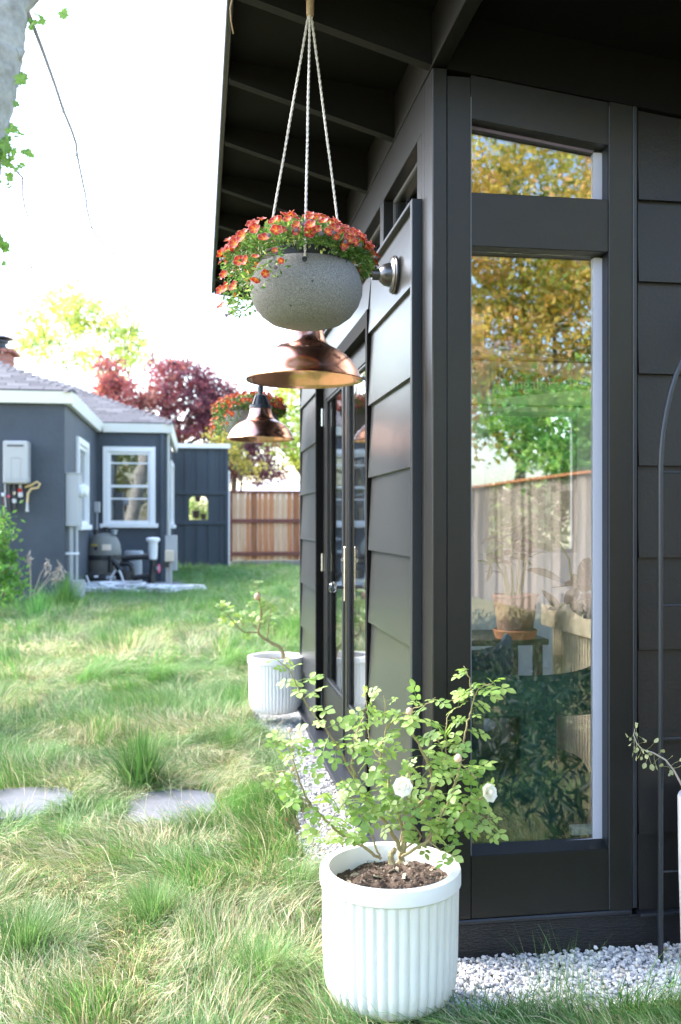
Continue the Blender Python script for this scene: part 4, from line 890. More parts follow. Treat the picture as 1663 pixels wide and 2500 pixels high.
# gutters
def gut(a, b, nrm):
    a = Vector(a); b = Vector(b); n = Vector(nrm); m = MB(); h = .15
    m.hexa([a, b, b+n*.07, a+n*.07], [a+Vector((0, 0, h)), b+Vector((0, 0, h)), b+n*.115+Vector((0, 0, h)), a+n*.115+Vector((0, 0, h))]); return m.build('gutter', M['gutter'], house)
gz0 = ez+.005
gut((-12, wy1+.10, gz0), (wx1+.01, wy1+.10, gz0), (0, -1, 0)); gut((wx1-.10, wy1+.10, gz0), (wx1-.10, my1+.10, gz0), (1, 0, 0)); gut((wx1-.0, my1+.10, gz0), (mx1+.01, my1+.10, gz0), (0, -1, 0)); gut((mx1-.10, my1+.10, gz0), (mx1-.10, my1+2*hd, gz0), (1, 0, 0))
# shingle tabs: the ones that show largest are parts, the rest one stuff part
def tabs():
    T = []; ex = .135; cl = math.cos(math.atan(pch)); sl = math.sin(math.atan(pch))
    def inwing(x, s): return x < wx1-s*cl and x > -4.6
    k = 0
    for r in range(int(hw/cl/ex)):
        s = r*ex; d = s*cl
        x = -4.7+(r % 3)*.1
        while x < wx1-d-.02:
            w_ = .30; x2 = min(x+w_-.008, wx1-d)
            T.append((Vector(((x+x2)/2, wy1+d, rz0+s*sl+.006)), (x2-x)/.292, 0)); x += w_
    for r in range(int(hd/cl/ex)):
        s = r*ex; d = s*cl; x = wx1-1.6+(r % 3)*.1
        while x < mx1-d-.02:
            x2 = min(x+.292, mx1-d)
            if (x+x2)/2 > wx1-d-.1: T.append((Vector(((x+x2)/2, my1+d, rz0+s*sl+.006)), (x2-x)/.292, 1))
            x += .30
    base = MB().box((-.146, 0, 0), (.146, ex*1.25, .012)); me = None
    shades = [mat('shingle_%s' % n, c, .9, var=.15, vscale=20, bump=.3, bscale=120) for n, c in (('mid', (.095, .096, .112)), ('dark', (.065, .066, .080)), ('pale', (.125, .126, .14)))]
    mes = [base.mesh('shingle', s_) for s_ in shades]; q = Quaternion((1, 0, 0), math.atan(pch)); rr = random.Random(2); st = MB(); cols = [(.095, .096, .112), (.065, .066, .080), (.125, .126, .14)]
    T.sort(key=lambda t: t[0].y); n = 0
    vis = [t for t in T if t[0].x > -.36*t[0].y*1.0-.2+.0 or t[2] == 1]
    part = set(id(t) for t in vis[:150])|set(id(t) for t in [t for t in vis if t[2] == 1][:150])
    for t in T:
        k = rr.choice((0, 0, 1, 2))
        if id(t) in part: place('shingle', mes[k], roof_h, t[0], q, (max(.2, t[1]), 1, 1))
        else:
            st.col(cols[k]); vv = [t[0]+q @ Vector((x*max(.2, t[1]), y_, z)) for x, y_, z in base.v]; st.add(vv, base.f)
    if st.v: o = st.build('shingles', M['shingleattr'], roof_h); o['kind'] = 'stuff'
tabs()
def cap_line(a, b, n):
    a = Vector(a); b = Vector(b); d = b-a; u = Vector((0, 0, 1)); sd_ = d.cross(u).normalized()
    hm = MB()
    for i in range(n):
        p0 = a+d*(i/n); p1 = a+d*((i+1.2)/n); l = .10; up0, up1 = u*.030, u*.018
        hm.hexa([p0-sd_*l-u*.02, p0+sd_*l-u*.02, p1+sd_*l-u*.03, p1-sd_*l-u*.03], [p0-sd_*.02+up0, p0+sd_*.02+up0, p1+sd_*.02+up1, p1-sd_*.02+up1])
    hm.build('hip_cap', M['shingle'], roof_h)
cap_line((wx1, wy1, rz0), (wri, wy1+hw, wz_), 34); cap_line((mx1, my1, rz0), (mx1-hd, mri, mz), 26); cap_line((mx1-hd, mri, mz), (wx1-2.0, mri, mz), 12)
# downspout and small services on the walls
MB().box((hx2-.09, hy2-.06, HG), (hx2-.03, hy2-.001, gz0-.01)).build('downspout', M['stucco'], house)
MB().tube([(hx2+.03, hy2+.1, HG), (hx2+.03, hy2+.1, ez)], .03, 8).build('conduit', M['steelpost'], house, True)
# chimney
ch = thing('chimney', 'red brick chimney with black metal cap above the left roof', 'chimney', (-3.40, 16.9, 3.2))
cxx, cyy = -3.40, 16.9; box('core', (cxx-.21, cyy-.21, 3.2), (cxx+.21, cyy+.21, 4.22), M['mortar'], ch)
bm_ = MB().box((-.1, -.046, -.031), (.1, .046, .031), .004).mesh('brick', M['brick'])
for r in range(14):
    z = 3.24+r*.0735
    for k in range(2):
        o_ = (k-.5)*.212+(.0 if r % 2 else .03)
        place('brick', bm_, ch, (cxx+o_, cyy-.175, z)); place('brick', bm_, ch, (cxx+.175, cyy+o_, z), Quaternion((0, 0, 1), PI/2))
for k in range(5): place('brick', bm_, ch, (cxx-.2+k*.115, cyy-.2, 4.265), Quaternion((0, 0, 1), PI/2)); place('brick', bm_, ch, (cxx+.2, cyy-.2+k*.115, 4.265))
MB().lathe([(0, 4.3), (.16, 4.3), (.15, 4.36), (.12, 4.37), (.12, 4.42), (.16, 4.43), (.16, 4.47), (.23, 4.50), (.25, 4.51), (.1, 4.57), (0, 4.58)], (cxx, cyy, 0), 20).build('cap', M['pvcblack'], ch, True)
# vent box on the gable fence side
# dark board screen beside the house
FY = 21.6; sx0, sx1 = at(424, 1200, 22).x, at(556, 1200, 22).x; sz0, sz1 = .25, at(500, 1100, 22).z
scr = thing('board_screen', 'tall slate blue board screen with arched peephole beside the house', 'fence', (sx0, FY, .25))
hxa, hxb = at(463, 1240, 22).x, at(507, 1240, 22).x; hza, hzb = at(480, 1269, 22).z, at(480, 1214, 22).z
nb = 9; bw = (sx1-sx0-.06)/nb
for i in range(nb):
    a = sx0+i*bw; b = a+bw+.012; dy = .021*(i % 2)
    if b < hxa or a > hxb: box('board', (a, FY+dy, .22), (b, FY+.022+dy, sz1), M['gate'], scr, .002)
    else:
        box('board', (a, FY+dy, .22), (b, FY+.022+dy, hza), M['gate'], scr, .002); box('board', (a, FY+dy, hzb), (b, FY+.022+dy, sz1), M['gate'], scr, .002)
        if a < hxa: box('board', (a, FY+dy, hza), (hxa, FY+.022+dy, hzb), M['gate'], scr)
        if b > hxb: box('board', (hxb, FY+dy, hza), (b, FY+.022+dy, hzb), M['gate'], scr)
for x, s_ in ((hxa, 1), (hxb, -1)): MB().poly([(x, FY-.003, hzb), (x+s_*.09, FY-.003, hzb), (x+s_*.04, FY-.003, hzb-.03), (x+s_*.012, FY-.003, hzb-.065), (x, FY-.003, hzb-.11)], (0, .028, 0)).build('arch_corner', M['gate'], scr)
for z in (at(480, 1205, 22).z, at(480, 1276, 22).z): box('rail', (sx0, FY-.04, z-.045), (sx1-.07, FY-.001, z+.045), M['gate'], scr, .004)
box('post', (sx1-.07, FY-.05, .22), (sx1, FY+.06, sz1-.001), M['gate'], scr, .004)
box('base_board', (sx0, FY-.03, .22), (sx1-.071, FY-.001, .40), M['gate'], scr, .003)
box('edge_trim', (sx1+.001, FY-.05, .22), (sx1+.03, FY+.04, sz1-.5), M['housewhite'], scr)
box('cap', (sx0-.05, FY-.09, sz1+.001), (sx1+.04, FY+.06, sz1+.10), M['housewhite'], scr, .005)
for i, (qx, qy, sc) in enumerate(((478, 1254, 1.0), (497, 1260, .75), (483, 1216, .8))):
    q = at(qx, qy, 23.2); hp = thing('hanging_pot', ('dark hanging pot, larger of two seen through the peephole', 'dark hanging pot, smaller of two seen through the peephole', 'dark pot at the top of the peephole')[i], 'pot', q, 'pots seen through the peephole')
    MB().lathe([(0, -.12*sc), (.07*sc, -.11*sc), (.10*sc, 0), (.105*sc, .08*sc), (.09*sc, .08*sc), (0, .06*sc)], q, 16).build('body', M['pvcblack'], hp, True)
    MB().tube([q+Vector((0, 0, .07*sc)), q+Vector((0, 0, 1.2))], .004, 5).build('cord', M['pvcblack'], hp)
# redwood fence
fy = 22.0; fx0_, fx1_ = at(557, 1300, 22.4).x, 5.2; ft = at(640, 1205, 22.5).z
fence = thing('redwood_fence', 'red brown board fence with dark rails at the end of the lawn', 'fence', (fx0_, fy, .3))
x = fx0_+.08; rr = random.Random(4); k = 0
bmes = [MB().box((0, 0, 0), (.135, .02, 1), .003).mesh('board', m_) for m_ in M['redwood']]
while x < fx1_:
    w_ = rr.choice((.8, 1, 1, 1.2)); o = place('board', bmes[rr.choice((0, 0, 1, 1, 2, 3))], fence, (x, fy+rr.choice((0, .012)), .47), None, (w_, 1, ft-.47)); x += .135*w_+.006
for z in (at(640, 1272, 22.5).z, at(640, 1350, 22.5).z): box('rail', (fx0_+.05, fy-.05, z-.045), (fx1_, fy-.001, z+.045), M['redrail'], fence, .004)
box('top_rail', (fx0_, fy-.05, ft), (fx1_, fy+.06, ft+.05), M['redrail'], fence, .004)
x = fx0_
while x < fx1_: box('post', (x, fy-.051, .2), (x+.08, fy-.0, ft), M['redrail'], fence, .004); x += 2.4
box('kick_board', (fx0_+.08, fy-.03, .2), (fx1_, fy+.03, .46), M['greywood'], fence, .004)
box('footing', (fx0_-.05, fy-.1, .15), (fx0_+.12, fy-.032, .42), M['concrete'], fence, .01)

# ------------------------------------------------------------------ wall services
wh = thing('water_heater', 'grey wall mounted water heater with pipes below on the slate wall', 'heater', (at(62, 1130, 12.6).x, hy1, 1.9))
W0, W1 = at(30, 1085, 12.68), at(87, 1185, 12.68); wy = hy1-.003; wd = .23
hb = MB().box((W0.x, wy-wd, W1.z), (W1.x, wy, W0.z), .018).build('casing', M['heater'], wh)
xm = (W0.x+W1.x)/2; hh = W0.z-W1.z
box('exhaust_slot', (xm-.10, wy-wd-.004, W0.z-.075), (xm+.10, wy-wd+.01, W0.z-.055), M['pvcblack'], hb)
MB().tube([(xm-.06, wy-wd-.001, W1.z+.06), (xm-.06, wy-wd-.001, W1.z+hh*.58), (xm-.045, wy-wd-.001, W1.z+hh*.61), (xm+.045, wy-wd-.001, W1.z+hh*.61), (xm+.06, wy-wd-.001, W1.z+hh*.58), (xm+.06, wy-wd-.001, W1.z+.06)], .006, 6).build('panel_ridge', M['heater'], hb, True)
for i in range(12): box('vent_slit', (W0.x+.03+i*.026, wy-wd-.002, W1.z+.03), (W0.x+.042+i*.026, wy-wd+.005, W1.z+.075), M['greyplast'], hb)
ez_ = W1.z
for x, L, mm, r in ((-.10, .34, 'pvcblack', .022), (-.03, .34, 'pvcblack', .024), (.04, .13, 'steelpost', .022), (-.15, .30, 'steelpost', .012)): MB().tube([(xm+x, wy-.1, ez_+.01), (xm+x, wy-.1, ez_-L*.5), (xm+x+.01, wy-.1, ez_-L)], r, 8).build('pipe', M[mm], wh, True)
for x, z, mm, r in ((.04, .08, 'red', .025), (-.10, .16, 'pink', .018), (-.03, .22, 'hose', .026), (.045, .14, 'hose', .03), (-.17, .14, 'pvcwhite', .022), (-.03, .12, 'label', .02)): MB().lathe([(0, -r), (r, -r*.8), (r, r*.8), (0, r)], (xm+x, wy-.125, ez_-z), 10, (0, -.4, 1)).build('valve', M[mm], wh, True)
hl = [(xm+.10, wy-.1, ez_-.04), (xm+.17, wy-.12, ez_-.02), (xm+.25, wy-.12, ez_+.03), (xm+.29, wy-.12, ez_-.0), (xm+.26, wy-.12, ez_-.05), (xm+.18, wy-.12, ez_-.06), (xm+.14, wy-.12, ez_-.12), (xm+.13, wy-.12, ez_-.24)]
MB().tube(hl, .015, 8).build('flex_hose', M['brassy'], wh, True)
MB().tube([(xm+.13, wy-.12, ez_-.24), (xm+.13, wy-.12, ez_-.36)], [.014, .022], 8).build('tap', M['steelpost'], wh, True)
MB().tube([(xm-.17, wy-.08, ez_-.14), (xm-.175, wy-.05, .3)], .012, 6).build('gas_pipe', M['redrail'], wh, True)
# electric meter panel at the corner
ep = thing('meter_panel', 'grey electric panel with round meter and conduits at the house corner', 'electric panel', (hx1, hy1+.1, 1.4))
e0, e1 = at(175, 1285, 12.55).z, at(175, 1157, 12.55).z
cs_ = MB().box((hx1+.001, hy1+.05, e0), (hx1+.17, hy1+.45, e1), .008).build('casing', M['boxgrey'], ep)
box('lid', (hx1-.002, hy1+.04, e1), (hx1+.18, hy1+.46, e1+.012), M['boxgrey'], ep)
MB().lathe([(0, 0), (.09, 0), (.09, .03), (.075, .035), (.075, .09), (.05, .11), (0, .112)], (hx1+.17, hy1+.22, (e0+e1)/2+.12), 20, (1, 0, 0)).build('meter', M['pvcwhite'], ep, True)
MB().tube([(hx1+.06, hy1+.13, e0), (hx1+.06, hy1+.13, .25)], .035, 10).build('conduit', M['boxgrey'], ep, True); MB().tube([(hx1+.14, hy1+.13, e0), (hx1+.14, hy1+.13, .5)], .018, 8).build('conduit', M['boxgrey'], ep, True)
box('clamp', (hx1+.0, hy1+.09, .92), (hx1+.17, hy1+.125, .95), M['pvcwhite'], ep)
box('junction_box', (hx1+.09, hy1+.08, .25), (hx1+.24, hy1+.2, .58), M['boxgrey'], ep, .006)
sb = thing('switch_box', 'small grey switch box with thin conduit beside the house window', 'switch', (hx1, 16.2, 1.6))
q = at(238, 1239, 16.3); box('casing', (hx1+.002, 16.3, q.z-.09), (hx1+.09, 16.45, q.z+.09), M['boxgrey'], sb, .006); MB().tube([(hx1+.045, 16.37, q.z-.09), (hx1+.045, 16.37, .3)], .014, 8).build('conduit', M['boxgrey'], sb, True)

# ------------------------------------------------------------------ pool equipment
pad = MB().box((at(200, 1460, 14.6).x, 13.9, .18), (at(448, 1460, 15.2).x, 16.65, .315), .01).build('equipment_pad', M['concrete']); tag(pad, None, None, kind='structure')
ZF = 15.3; PZ = .316
E_ = crop(180, 1280, .17857)
def e(x, y_, z=ZF): return E_(x, y_, z)
tank = e(420, 800); tk = thing('pool_filter', 'round topped olive pool filter tank with black band', 'pool filter', (tank.x, tank.y, PZ))
rt_ = (e(650, 400)-e(195, 400)).length/2; zb_ = e(420, 435).z; ztop = e(420, 118).z
MB().lathe([(0, PZ), (rt_*.95, PZ), (rt_*1.0, zb_-.05)]+[(rt_*1.02*math.cos(a)**.62, zb_+(ztop-zb_)*math.sin(a)) for a in np.linspace(.02, 1.38, 12)]+[(0, ztop+.005)], (tank.x, tank.y, 0), 40).build('tank', M['tank'], tk, True)
MB().lathe([(rt_*1.0, zb_-.05), (rt_*1.09, zb_-.045), (rt_*1.09, zb_+.02), (rt_*1.0, zb_+.025)], (tank.x, tank.y, 0), 40).build('clamp_band', M['tankdark'], tk, True)
for x, mm in ((310, 'pvcblack'), (560, 'greyplast')): q = e(x, 95); MB().lathe([(0, -.06), (.04, -.05), (.04, .0), (.06, .005), (.06, .02), (0, .03)], q+Vector((0, -.05, 0)), 12).build('knob', M[mm], tk, True)
q = e(440, 80); MB().lathe([(0, -.03), (.02, -.03), (.02, .03), (.05, .03), (.05, .05), (0, .05)], q, 12).build('gauge', M['pvcblack'], tk, True)
def sticker(x0, x1, y0, y1, mm, nm):
    vs = []; 
    for i in range(5):
        u = x0+(x1-x0)*i/4
        for yy in (y0, y1):
            p_ = e(u, yy); dx = p_.x-tank.x; z = p_.z; fr = min(1, max(0, (z-zb_)/(ztop-zb_))); rr_ = rt_*1.02*(math.sqrt(max(0, 1-fr*fr)))**.62+.006; vs.append((p_.x, tank.y-math.sqrt(max(.0001, rr_*rr_-dx*dx)), z))
    MB().add(vs, [(2*i, 2*i+1, 2*i+3, 2*i+2) for i in range(4)]).build(nm, M[mm], tk)
sticker(410, 530, 270, 350, 'label', 'sticker'); sticker(255, 345, 268, 292, 'yellow', 'sticker'); sticker(310, 345, 305, 345, 'pvcblack', 'sticker')
pump = thing('pool_pump', 'black pool pump with pipework in front of the filter tank', 'pump', (e(400, 850).x, e(400, 850, 14.7).y, PZ))
zp = 14.75
MB().tube([e(150, 800, zp), e(200, 800, zp), e(560, 800, zp), e(640, 800, zp)], [.11, .13, .13, .10], 16).build('motor', M['pvcblack'], pump, True)
a, b = e(145, 745, zp), e(360, 660, zp); box('control_box', (a.x, a.y-.16, a.z), (b.x, a.y+.05, b.z), M['pvcblack'], pump, .015)
a, b = e(295, 722, zp), e(345, 690, zp); box('sticker', (a.x, e(145, 745, zp).y-.163, a.z), (b.x, e(145, 745, zp).y-.158, b.z), M['pvcwhite'], pump)
a, b = e(240, 845, zp), e(335, 800, zp); box('sticker', (a.x, a.y-.15, a.z), (b.x, a.y-.125, b.z), M['pvcwhite'], pump)
a = e(510, 735, zp); MB().tube([e(450, 735, zp-.1), e(575, 735, zp-.1)], .035, 10).build('union', M['greyplast'], pump, True)
q = e(690, 660, zp); MB().lathe([(0, -.26), (.12, -.26), (.13, -.1), (.14, -.02), (.14, .01), (.05, .03), (0, .03)], (q.x, q.y, q.z), 20).build('strainer', M['pvcblack'], pump, True)
for pts, r in ((((505, 660), (505, 430)), .042), (((535, 490), (650, 640)), .042), (((640, 535), (740, 535), (790, 560), (805, 640), (805, 860)), .04), (((660, 465), (800, 455), (1030, 440)), .045), (((700, 740), (830, 735), (1040, 700)), .045)): MB().tube([e(x, y_, zp+.1) for x, y_ in pts], r, 10).build('pipe', M['pvcblack'], pump, True)
can = thing('chlorinator', 'grey lidded canister standing beside the filter tank', 'canister', (e(820, 600, 15.5).x, e(820, 600, 15.5).y, PZ))
q = e(822, 400, 15.5); zz0, zz1 = PZ, e(822, 360, 15.5).z
MB().lathe([(0, zz0), (.18, zz0), (.18, zz0+.03), (.135, zz0+.04), (.135, zz1-.14), (.155, zz1-.13), (.16, zz1-.03), (.14, zz1), (0, zz1)], (q.x, q.y, 0), 24).build('body', M['greyplast'], can, True)
sc_ = thing('sanitizer_cell', 'white capped cylinder on black pipes with red valve', 'pool valve', (e(1085, 900, 14.9).x, e(1085, 900, 14.9).y, PZ))
q = e(1085, 700, 14.9); z_ = lambda y_: e(1085, y_, 14.9).z
MB().lathe([(0, z_(480)), (.06, z_(480)), (.07, z_(440)), (.075, z_(250)), (.085, z_(235)), (.105, z_(230)), (.11, z_(200)), (.085, z_(182)), (0, z_(175))], (q.x, q.y, 0), 20).build('cell', M['pvcwhite'], sc_, True)
MB().tube([(q.x, q.y, z_(470)), (q.x, q.y, z_(600)), (q.x-.02, q.y, z_(700)), (q.x-.02, q.y, PZ)], [.05, .045, .055, .06], 12).build('pipe', M['pvcblack'], sc_, True)
MB().lathe([(0, 0), (.03, 0), (.035, .03), (0, .03)], (q.x+.06, q.y-.03, z_(600)), 12, (1, -.4, 0)).build('valve_hub', M['greyplast'], sc_, True)
a = e(1165, 610, 14.9); MB().tube([a+Vector((0, 0, .07)), a, a-Vector((0, 0, .06))], [.02, .026, .016], 8).build('valve_handle', M['pink'], sc_, True)
a = e(1130, 905, 14.9); MB().tube([a, a+Vector((0, 0, .03))], .02, 8).build('drain_cap', M['red'], sc_, True)
eb = thing('electric_box', 'pale grey electrical cabinet on two steel posts beside the house corner', 'electric box', (e(1290, 900, 14.9).x, e(1290, 900, 14.9).y, PZ))
a, b = e(1250, 635, 15.1), e(1415, 152, 15.1); box('cabinet', (a.x, a.y, a.z), (b.x, a.y+.16, b.z), M['boxgrey'], eb, .008)
a, b = e(1248, 510, 14.95), e(1365, 355, 14.95); box('socket_box', (a.x, a.y-.02, a.z), (b.x, e(1250, 635, 15.1).y-.001, b.z), M['label'], eb, .006)
for x in (1280, 1325): a = e(x, 900, 15.05); box('post', (a.x-.025, a.y+.0, PZ), (a.x+.025, a.y+.04, e(x, 520, 15.05).z), M['steelpost'], eb, .003)
a, b = e(1212, 590, 14.9), e(1305, 520, 14.9); box('bracket', (a.x, a.y, a.z), (b.x, a.y+.06, b.z), M['pvcblack'], eb)
MB().tube([e(1300, 150, 15.1), e(1300, -60, 15.1)], .03, 8).build('conduit', M['steelpost'], eb, True)
hs = thing('hose_pile', 'tangled pale grey pool hose heaped on the concrete pad edge', 'hose', (e(750, 950, 14.2).x, e(750, 950, 14.2).y, PZ)); rr = random.Random(12)
pts = []; cxh = e(760, 950, 14.2)
for i in range(560):
    u = i/560; a = u*2*PI*24; sp_ = .70*math.sin(u*11+.6)+.16*math.sin(u*37); r = .22+.10*math.sin(u*29)
    pts.append((cxh.x+sp_+r*1.2*math.cos(a), 14.12+.24*math.sin(a+.6*math.sin(u*17))+.10*math.sin(u*31), .345+.05*(1+math.sin(a*.5+u*50))*.6+.10*math.exp(-(sp_/.35)**2)*(.5+.5*math.sin(a*.37))))
MB().tube(pts, .0165, 6).build('coil', M['hose'], hs, True)
for q_ in (((170, 700), (220, 820), (320, 930)), ((570, 630), (510, 720), (490, 900)), ((620, 630), (650, 690), (690, 830), (740, 930)), ((1020, 1010), (1200, 1020), (1380, 1000))): MB().tube([e(x, y_, 14.35) for x, y_ in q_], .016, 6).build('hose_end', M['hose'], hs, True)

# ------------------------------------------------------------------ trees and shrubs
def limb(m, a, b, r0, r1, bend=.1, n=6, rr=random):
    a = Vector(a); b = Vector(b); d = Vector((rr.uniform(-1, 1), rr.uniform(-1, 1), rr.uniform(-.3, .3)))*(b-a).length*bend
    m.tube([a.lerp(b, i/n)+d*math.sin(PI*i/n) for i in range(n+1)], [r0+(r1-r0)*i/n for i in range(n+1)], 7)
def tree(name, label, cat, base, trunk_top, blobs, nleaf, ls, cols, tmat='bark2', r0=.12, seed=1, cl=.22, group=None, asp=.55, ncl=None):
    t = thing(name, label, cat, base, group); rg = np.random.default_rng(seed); rr = random.Random(seed)
    m = MB(); limb(m, base, trunk_top, r0, r0*.6, .05, 6, rr)
    for (c, r) in blobs:
        limb(m, Vector(trunk_top)-Vector((0, 0, rr.uniform(0, .3))), Vector(c), r0*.5, r0*.12, .12, 6, rr)
        for _ in range(4): limb(m, Vector(c)+Vector((0, 0, -r[2]*.4)), Vector(c)+Vector((rr.uniform(-.8, .8)*r[0], rr.uniform(-.8, .8)*r[1], rr.uniform(-.3, .85)*r[2])), r0*.14, r0*.03, .15, 5, rr)
    m.build('trunk', M[tmat], t, True)
    vol = np.array([r[0]*r[1]*r[2] for _, r in blobs])**.67; vol /= vol.sum(); PP = []; CC = []; ctr = []
    for (c, r), w_ in zip(blobs, vol):
        n = int(nleaf*w_); k = max(6, int((ncl or nleaf/45)*w_)); d = rg.normal(size=(k, 3)); d /= np.linalg.norm(d, axis=1, keepdims=True); rad = rg.random((k, 1))**.45
        cc = np.array(c)+d*rad*np.array(r); i = rg.integers(0, k, n); P = cc[i]+rg.normal(size=(n, 3))*cl*np.array([1, 1, .7])*rg.uniform(.5, 1.3, (k, 1))[i]
        tone = rg.uniform(.65, 1.3, (k, 1))[i]; ci = rg.choice(len(cols), k, p=[q[1] for q in cols])[i]; C = np.array([q[0] for q in cols])[ci]*tone*rg.uniform(.8, 1.2, (n, 1)); PP.append(P); CC.append(C)
    P = np.concatenate(PP); C = np.concatenate(CC); n = len(P); D = rg.normal(size=(n, 3))+np.array([0, 0, -.35]); L = rg.uniform(.7, 1.3, n)*ls
    v, F, c = leaf_cards(P, D, rg.normal(size=(n, 3)), L, L*asp, C)
    o = place('crown', np_mesh('crown', v, F, M['leafy'], c), t); o.location = -Vector(base); o['kind'] = 'stuff'
    return t
G1 = [((.62, .60, .18), .5), ((.38, .48, .16), .35), ((.28, .40, .16), .15)]
def bl(px, py, z, rx, ry, rz): c = at(px, py, z); return (tuple(c), (rx, ry, rz))
q = at(190, 1300, 33); tree('maple_tree', 'pale yellow green tree rising behind the house roof', 'tree', (q.x, q.y, .3), at(190, 950, 33), [bl(120, 790, 33, 1.25, 1.3, 1.4), bl(150, 715, 33, .8, .9, .7), bl(225, 770, 33, 1.2, 1.3, 1.1), bl(300, 800, 33, 1.0, 1.0, .95), bl(245, 870, 33, 1.6, 1.2, .8), bl(330, 860, 33, .7, .8, .7), bl(80, 840, 33, .8, .9, .9)], 6500, .15, G1, seed=3, cl=.30, tmat='dry', r0=.05)
RD = [((.38, .13, .14), .5), ((.25, .075, .10), .3), ((.44, .21, .20), .2)]; PU = [((.12, .045, .08), .6), ((.19, .06, .09), .4)]
q = at(300, 1300, 27); tree('red_maple', 'pink red maple with two bright lobes behind the house', 'tree', (q.x, q.y, .3), at(300, 1060, 27), [bl(280, 925, 27, .62, .7, .62), bl(262, 985, 27, .55, .6, .5), bl(330, 985, 27, .8, .8, .55), bl(345, 1040, 27, .9, .8, .4), bl(300, 1030, 27, .8, .8, .4)], 7400, .12, RD, seed=5, cl=.16)
q = at(440, 1300, 27.5); tree('red_maple', 'dusky purple red maple between the house and the planters', 'tree', (q.x, q.y, .3), at(440, 1080, 27.5), [bl(420, 905, 27.5, .8, .8, .5), bl(400, 965, 27.5, .8, .8, .5), bl(470, 920, 27.5, .75, .8, .55), bl(480, 990, 27.5, .95, .9, .55), bl(430, 1040, 27.5, .9, .9, .4), bl(530, 960, 27.5, .6, .8, .6), bl(545, 1030, 27.5, .6, .7, .5)], 8600, .12, [((.27, .085, .12), .45), ((.17, .065, .11), .35), ((.34, .14, .15), .2)], seed=6, cl=.16)
q = at(570, 1300, 27); tree('purple_plum', 'dark purple leafed tree above the red fence', 'tree', (q.x, q.y, .3), at(575, 1130, 27), [bl(530, 1050, 27, .7, .7, .5), bl(575, 1080, 27, .75, .8, .5), bl(600, 1125, 27, .85, .8, .42), bl(640, 1160, 27, .7, .7, .3), bl(560, 1150, 27, .6, .6, .35), bl(510, 1000, 27, .5, .6, .4), bl(620, 1080, 27, .6, .7, .45), bl(550, 1010, 27, .5, .6, .4)], 7000, .11, PU, seed=7, cl=.17)
q = at(600, 1300, 25.5); tree('flowering_shrub', 'shrub with small yellow blossom in front of the purple tree', 'shrub', (q.x, q.y, .3), at(590, 1150, 25.5), [bl(570, 1105, 25.5, .35, .5, .45), bl(545, 1075, 25.5, .4, .5, .25), bl(600, 1140, 25.5, .4, .4, .3)], 900, .10, [((.48, .42, .10), .6), ((.20, .22, .07), .4)], seed=8, cl=.14, r0=.05)
q = at(740, 1300, 31); tree('birch_tree', 'bright lime green tree between the lamps and the studio wall', 'tree', (q.x, q.y, .3), at(740, 1150, 31), [bl(700, 990, 31, 1.1, 1.2, .9), bl(770, 960, 31, 1.3, 1.2, 1.3), bl(690, 1080, 31, 1.0, 1.0, .7), bl(760, 1110, 31, 1.0, 1.0, .8), bl(645, 1060, 31, .6, .7, .6), bl(850, 1040, 31, 1.4, 1.2, 1.2)], 8500, .13, [((.44, .46, .09), .5), ((.27, .40, .10), .4), ((.12, .25, .07), .1)], seed=9, cl=.24)
# neighbour's pale roof behind the fence
nb_ = thing('neighbour_house', 'pale roofed neighbouring house just showing above the red fence', 'house', (1, 36, .3))
a, b, c_ = at(560, 1195, 36), at(706, 1166, 36), at(800, 1200, 36)
MB().hexa([(a.x-1, 35.6, 2.2), (c_.x+2, 35.6, 2.2), (c_.x+2, 40, 2.2), (a.x-1, 40, 2.2)], [(b.x-.6, 37.5, b.z), (b.x+.8, 37.5, b.z), (b.x+.8, 38, b.z), (b.x-.6, 38, b.z)]).build('roof', M['shell'], nb_)
box('wall', (a.x-.8, 35.8, .2), (c_.x+1.8, 39.8, 2.19), M['housewhite'], nb_)
# plane tree at the left with hanging twigs
pt = thing('plane_tree', 'pale barked plane tree trunk leaning in at the top left', 'tree', (at(-330, 1750, 6).x, at(-330, 1750, 6).y, .1)); ZT = 6.0
tp_ = [(-330, 1740, .20), (-250, 1300, .19), (-150, 800, .18), (-82, 480, .172), (-50, 330, .165), (-28, 220, .168), (-18, 150, .178), (-6, 90, .165), (8, 0, .160), (30, -120, .15), (60, -300, .13)]
trk = MB(); NP = [at(x, y_, ZT) for x, y_, _ in tp_]; Q = []; RR = []
for i in range(len(NP)-1):
    for k in range(6): Q.append(NP[i].lerp(NP[i+1], k/6)); RR.append((tp_[i][2]+(tp_[i+1][2]-tp_[i][2])*k/6)*(1+.03*math.sin(i*9+k*2.1)))
trk.tube(Q, RR, 20); kn = at(48, 128, ZT-.02); trk.tube([at(15, 140, ZT), at(40, 132, ZT), kn, at(60, 124, ZT)], [.10, .065, .040, .012], 10)
trk.tube([at(30, 40, ZT), at(75, 5, ZT), at(130, -60, ZT), at(220, -140, ZT)], [.05, .035, .03, .02], 8)
trk.build('trunk', M['bark'], pt, True)
